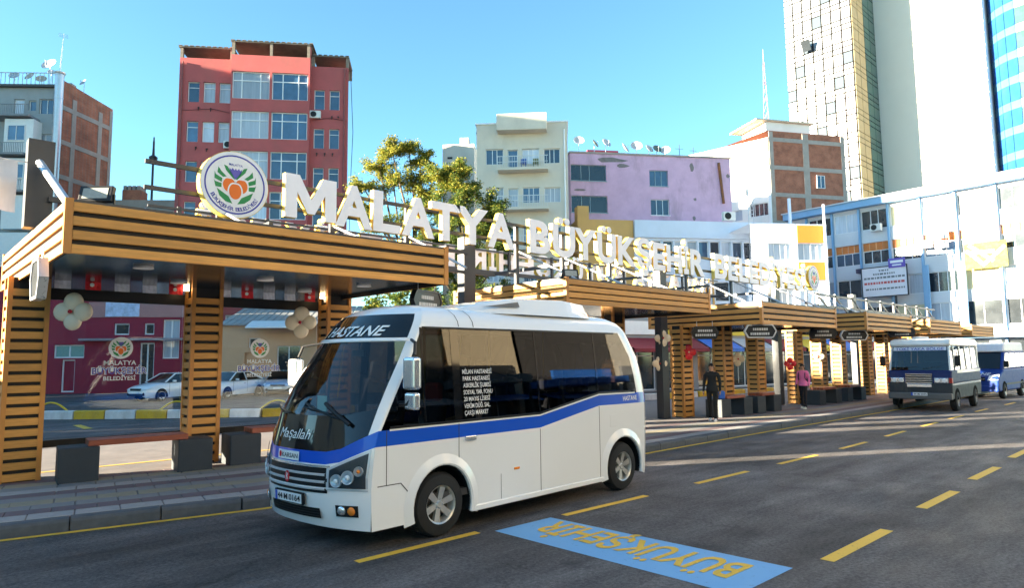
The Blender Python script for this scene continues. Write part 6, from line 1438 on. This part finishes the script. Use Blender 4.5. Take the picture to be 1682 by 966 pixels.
# ================================================================ people
def skin_mesh(joints, edges, sub=2, root=0):
    me = bpy.data.meshes.new('skin'); me.from_pydata([j[:3] for j in joints], edges, [])
    o = bpy.data.objects.new('skin', me); COL.objects.link(o)
    o.modifiers.new('s', 'SKIN'); sv = me.skin_vertices[0].data
    for i, j in enumerate(joints): sv[i].radius = (j[3], j[4] if len(j) > 4 else j[3]); sv[i].use_root = (i == root)
    s = o.modifiers.new('d', 'SUBSURF'); s.levels = sub; s.render_levels = sub
    dg = bpy.context.evaluated_depsgraph_get(); r = bpy.data.meshes.new_from_object(o.evaluated_get(dg))
    bpy.data.objects.remove(o); bpy.data.meshes.remove(me); return r
SKIN = mat('skin', (.42, .24, .16), .55, var=.06); HAIR = mat('hair_dark', (.018, .012, .010), .6, var=.3, scale=40, bump=.3)
def person(lab, loc, rz, h, top, trousers, shoe, female=False, stride=.12, pack=None, hand_item=None):
    """figure facing local -y; h total height"""
    t = thing('person', lab, 'person', loc, rz); k = h / 1.75
    sw = .185 if not female else .165
    J = []; E = []
    def j(x, y, z, r, r2=None): J.append((x * k, y * k, z * k, r * k, (r2 or r) * k)); return len(J) - 1
    pel = j(0, 0, .98, .155, .115); wai = j(0, .0, 1.12, .145 if not female else .13, .10); che = j(0, .01, 1.30, .165, .115); sho = j(0, .01, 1.43, .13, .085); nec = j(0, .0, 1.51, .052); hd0 = j(0, -.012, 1.57, .075, .085); hd1 = j(0, -.015, 1.65, .082, .098); hd2 = j(0, -.008, 1.715, .062, .075)
    E += [(pel, wai), (wai, che), (che, sho), (sho, nec), (nec, hd0), (hd0, hd1), (hd1, hd2)]
    ends = []
    for s in (-1, 1):
        st_ = stride * s
        hip = j(s * .095, 0, .92, .092, .10); kn = j(s * .10, -st_ * .7 - .01, .50, .062, .066); an = j(s * .10, -st_ + .02, .10, .043); 
        E += [(pel, hip), (hip, kn), (kn, an)]; ends.append((s * .10, -st_))
        a0 = j(s * sw, .01, 1.415, .068); el = j(s * (sw + .045), .04 + st_ * .4, 1.14, .050); wr = j(s * (sw + .04), -.06 + st_ * .9, .905, .034)
        pa = j(s * (sw + .038), -.075 + st_ * .95, .85, .036, .022); E += [(sho, a0), (a0, el), (el, wr), (wr, pa)]
        for q in range(4): f1 = j(s * (sw + .036), -.105 + .022 * q + st_ * 1.0, .80 - .006 * abs(q - 1.5), .0095); f2 = j(s * (sw + .028), -.11 + .022 * q + st_ * 1.0, .765 + .004 * abs(q - 1.5), .008); E += [(pa, f1), (f1, f2)]
        th = j(s * (sw + .016), -.115 + st_ * .95, .845, .011); th2 = j(s * (sw + .011), -.135 + st_ * .95, .81, .009); E += [(pa, th), (th, th2)]
    me = skin_mesh(J, E, 2)
    for m in (top, trousers, SKIN): me.materials.append(m)
    for p in me.polygons:
        c = p.center / k; p.use_smooth = True
        if c.z > 1.485: p.material_index = 2
        elif abs(c.x) > sw - .005 and c.z < .90 and abs(c.x) > .2: p.material_index = 2
        elif c.z < .955 and abs(c.x) < .20: p.material_index = 1
        else: p.material_index = 0
    link('body', me, t)
    for s, (x, y) in zip((-1, 1), ends):
        m = MB(); n = 12; pr = [(0, 1.0, 0), (.03, 1.04, .0), (.055, .9, .0), (.085, .62, .02)]
        rowsS = []
        for z, sc, sh in pr: rowsS.append([(x * k + .048 * k * sc * math.cos(2 * math.pi * q / n) * (1.0), (y - .055 + sh * 1.6) * k + (.135 * sc * math.sin(2 * math.pi * q / n)) * k, z * k) for q in range(n + 1)])
        m.grid(rowsS); m.add(rowsS[-1][:n], [tuple(range(n))]); m.add(rowsS[0][:n], [tuple(range(n))]); m.build('shoe', shoe, t, smooth=True)
        m = MB().cyl((x * k, (y + .015) * k, .06 * k), (x * k, (y + .015) * k, .15 * k), .05 * k, .062 * k, n=12); m.build('trouser_hem', trousers, t, smooth=True)
    # face: nose, eyes, mouth, ears
    m = MB(); m.ball((0, -.112 * k, 1.632 * k), .014 * k, 5, sc=(.9, 1.1, 1.5)); m.build('nose', SKIN, t, smooth=True)
    for s in (-1, 1):
        MB().ball((s * .032 * k, -.098 * k, 1.655 * k), .0115 * k, 5, sc=(1.3, .7, .8)).build('eye', mat('eye_dark', (.03, .02, .02), .2), t, smooth=True); MB().ball((s * .083 * k, .0, 1.635 * k), .022 * k, 5, sc=(.45, .8, 1.3)).build('ear', SKIN, t, smooth=True)
    MB().box(-.022 * k, -.103 * k, 1.594 * k, .022 * k, -.092 * k, 1.602 * k).build('mouth', mat('lips', (.32, .12, .10), .5), t)
    # hair cap
    m = MB(); rowsH = []
    for q in range(9):
        th = math.pi * .5 * q / 8; rowsH.append([(.093 * k * math.sin(th) * math.cos(a) * (1.0), (.008 + .112 * math.sin(th) * math.sin(a)) * k, (1.655 + .098 * math.cos(th) - (.075 * q / 8 if math.sin(a) > -.35 else -.01 * q / 8)) * k) for a in [2 * math.pi * i / 18 for i in range(19)]])
    m.grid(rowsH); m.build('hair', HAIR, t, smooth=True)
    if female:
        m = MB(); m.tube([(0, .10 * k, 1.68 * k), (0, .15 * k, 1.63 * k), (.01, .145 * k, 1.52 * k), (.02, .13 * k, 1.38 * k)], .035 * k, 10); m.build('ponytail', HAIR, t, smooth=True)
    # collar and hem of the top
    MB().lathe([(.062 * k, 1.475 * k), (.075 * k, 1.465 * k), (.085 * k, 1.49 * k), (.07 * k, 1.505 * k)], 18).build('collar', top, t, smooth=True)
    m = MB(); n = 20; m.grid([[(r_ * math.cos(2 * math.pi * q / n) * k, r2 * math.sin(2 * math.pi * q / n) * k, z * k) for q in range(n + 1)] for z, r_, r2 in ((.90, .185, .145), (.96, .178, .14), (1.08, .160, .118))]); m.build('hem', top, t, smooth=True)
    if pack:
        m = MB().box(-.14 * k, .12 * k, 1.02 * k, .14 * k, .26 * k, 1.42 * k); b = m.build('backpack', pack, t, bevel=.05, seg=3)
        for s in (-1, 1): MB().tube([(s * .11 * k, .13 * k, 1.42 * k), (s * .12 * k, .0, 1.47 * k), (s * .125 * k, -.10 * k, 1.36 * k), (s * .13 * k, -.115 * k, 1.2 * k), (s * .15 * k, .05 * k, 1.05 * k)], .018 * k, 6).build('strap', pack, b, smooth=True)
    return t
BLK = mat('black_cloth', (.014, .016, .018), .8, var=.25, scale=9); PNK = mat('pink_cloth', (.85, .20, .46), .75, var=.12, scale=9); SHW = mat('shoe_white', (.62, .60, .60), .5, var=.06); DNV = mat('dark_trousers', (.022, .018, .022), .8, var=.2, scale=8); SHG = mat('shoe_grey', (.42, .45, .42), .5, var=.1)
p1_ = person('person in a black tracksuit and white trainers walking on the pavement', (18.05, 10.7, .156), R(-70), 1.70, BLK, mat('black_trousers', (.010, .011, .012), .8, var=.2), SHW, stride=.13)
person('person in a pink hooded top, black trousers and backpack by the far shelters', (24.2, 10.7, .156), R(-88), 1.60, PNK, DNV, SHG, female=True, stride=.12, pack=mat('pack_dark', (.05, .03, .06), .7))
bg_ = thing('carrier_bag', 'small blue bag carried by the person in black', 'bag', (18.23, 10.50, .80), R(-43)); MB().prism([(-.09, 0), (.09, 0), (.10, .2), (.05, .24), (-.05, .24), (-.10, .2)], -.03, .03).build('bag', mat('bag_blue', (.03, .12, .45), .5), bg_, bevel=.015)

# ================================================================ trees
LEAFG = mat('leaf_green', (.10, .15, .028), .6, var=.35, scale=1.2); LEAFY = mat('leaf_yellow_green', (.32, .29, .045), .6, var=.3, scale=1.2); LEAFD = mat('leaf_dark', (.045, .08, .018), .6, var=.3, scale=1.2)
for m_ in (LEAFG, LEAFY, LEAFD):
    t_ = m_.node_tree; b_ = t_.nodes['Principled BSDF']; o_ = t_.nodes['Material Output']
    tl = t_.nodes.new('ShaderNodeBsdfTranslucent'); mx = t_.nodes.new('ShaderNodeMixShader'); mx.inputs[0].default_value = .42
    for l in list(t_.links):
        if l.to_socket == b_.inputs['Base Color']: t_.links.new(l.from_socket, tl.inputs[0])
    t_.links.new(b_.outputs[0], mx.inputs[1]); t_.links.new(tl.outputs[0], mx.inputs[2]); t_.links.new(mx.outputs[0], o_.inputs[0])
BARK = mat('bark', (.09, .065, .045), .9, var=.3, bump=.5)
def tree(lab, x, y, blobs, trunk_h, n, ymix, leaf=.16, seed=1, lean=(0, 0)):
    rnd = random.Random(seed); t = thing('street_tree', lab, 'tree', (x, y, 0), 0)
    m = MB(); m.cyl((0, 0, 0), (lean[0] * .5, lean[1] * .5, trunk_h * .55), .26, .19, n=10).cyl((lean[0] * .5, lean[1] * .5, trunk_h * .55), (lean[0], lean[1], trunk_h), .19, .14, n=10); m.build('trunk', BARK, t, smooth=True)
    m = MB(); tips = []
    for (cx, cy, cz, r) in blobs:
        c = Vector((cx, cy, cz)); a = Vector((lean[0], lean[1], trunk_h * .9)); mid = (a + c) / 2 + Vector((rnd.uniform(-.3, .3), rnd.uniform(-.3, .3), .2))
        m.cyl(a, mid, .09, .06, n=7).cyl(mid, c, .06, .03, n=7)
        for q in range(9):
            d = Vector((rnd.gauss(0, 1), rnd.gauss(0, 1), rnd.gauss(.35, .8))).normalized() * r * rnd.uniform(.6, 1.0); m.cyl(c - d * .15, c + d, .022, .007, n=5); tips.append((c, d, r))
    m.build('branches', BARK, t)
    L = MB()
    for k in range(n):
        c, d, r = tips[rnd.randrange(len(tips))]
        s = rnd.uniform(.25, 1.05); p = c + d * s + Vector((rnd.gauss(0, .22), rnd.gauss(0, .22), rnd.gauss(0, .18))) * (r * .55)
        ax = Vector((rnd.gauss(0, 1), rnd.gauss(0, 1), rnd.gauss(-.3, .6))).normalized(); up = Vector((rnd.gauss(0, .5), rnd.gauss(0, .5), 1)).normalized(); sd = ax.cross(up).normalized()
        l = leaf * rnd.uniform(.45, 1.35); w = l * .34
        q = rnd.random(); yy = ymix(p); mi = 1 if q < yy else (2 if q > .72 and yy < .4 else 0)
        L.add([p, p + ax * l * .5 + sd * w + up * .02, p + ax * l, p + ax * l * .5 - sd * w + up * .02], [(0, 1, 2, 3)], mi)
    L.build('crown', [LEAFG, LEAFY, LEAFD], t, recalc=False)
    return t
def cwv(r, f): return Vector((.73135 * r + .682 * f, -.682 * r + .73135 * f))
def blobs_cam(base, lst):
    out = []
    for r, f, z, rad in lst: p = cwv(r, f) - base; out.append((p.x, p.y, z, rad))
    return out
B1 = cwv(-5.3, 36)
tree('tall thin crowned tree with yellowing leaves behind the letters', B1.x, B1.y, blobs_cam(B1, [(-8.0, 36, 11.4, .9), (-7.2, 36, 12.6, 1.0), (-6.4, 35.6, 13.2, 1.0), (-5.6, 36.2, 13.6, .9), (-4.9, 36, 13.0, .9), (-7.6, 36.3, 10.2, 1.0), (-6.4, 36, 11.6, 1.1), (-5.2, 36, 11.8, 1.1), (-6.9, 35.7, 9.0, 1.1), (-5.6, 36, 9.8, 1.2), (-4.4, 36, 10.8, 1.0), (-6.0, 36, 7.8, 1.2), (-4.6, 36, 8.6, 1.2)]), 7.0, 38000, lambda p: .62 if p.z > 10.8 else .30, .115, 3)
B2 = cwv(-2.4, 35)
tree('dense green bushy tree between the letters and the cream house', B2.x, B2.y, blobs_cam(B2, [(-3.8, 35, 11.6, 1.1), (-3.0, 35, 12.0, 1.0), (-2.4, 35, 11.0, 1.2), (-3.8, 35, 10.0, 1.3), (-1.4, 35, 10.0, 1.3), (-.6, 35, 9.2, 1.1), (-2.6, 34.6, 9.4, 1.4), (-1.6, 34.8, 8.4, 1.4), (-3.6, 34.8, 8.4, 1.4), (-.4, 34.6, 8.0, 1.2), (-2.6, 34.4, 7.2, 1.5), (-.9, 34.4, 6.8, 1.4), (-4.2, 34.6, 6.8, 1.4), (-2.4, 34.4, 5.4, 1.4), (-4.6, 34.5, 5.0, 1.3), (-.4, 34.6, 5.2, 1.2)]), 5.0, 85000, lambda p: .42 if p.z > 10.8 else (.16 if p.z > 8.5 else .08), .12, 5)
B3 = cwv(-5.4, 30)
tree('low green bush seen under the right end of the nearest shelter', B3.x, B3.y, blobs_cam(B3, [(-6.0, 30, 4.4, .9), (-5.0, 30, 4.8, .9), (-4.0, 30, 4.9, .9), (-4.6, 30, 3.9, 1.0), (-3.4, 30, 4.5, .8)]), 3.2, 3500, lambda p: .15, .16, 9)
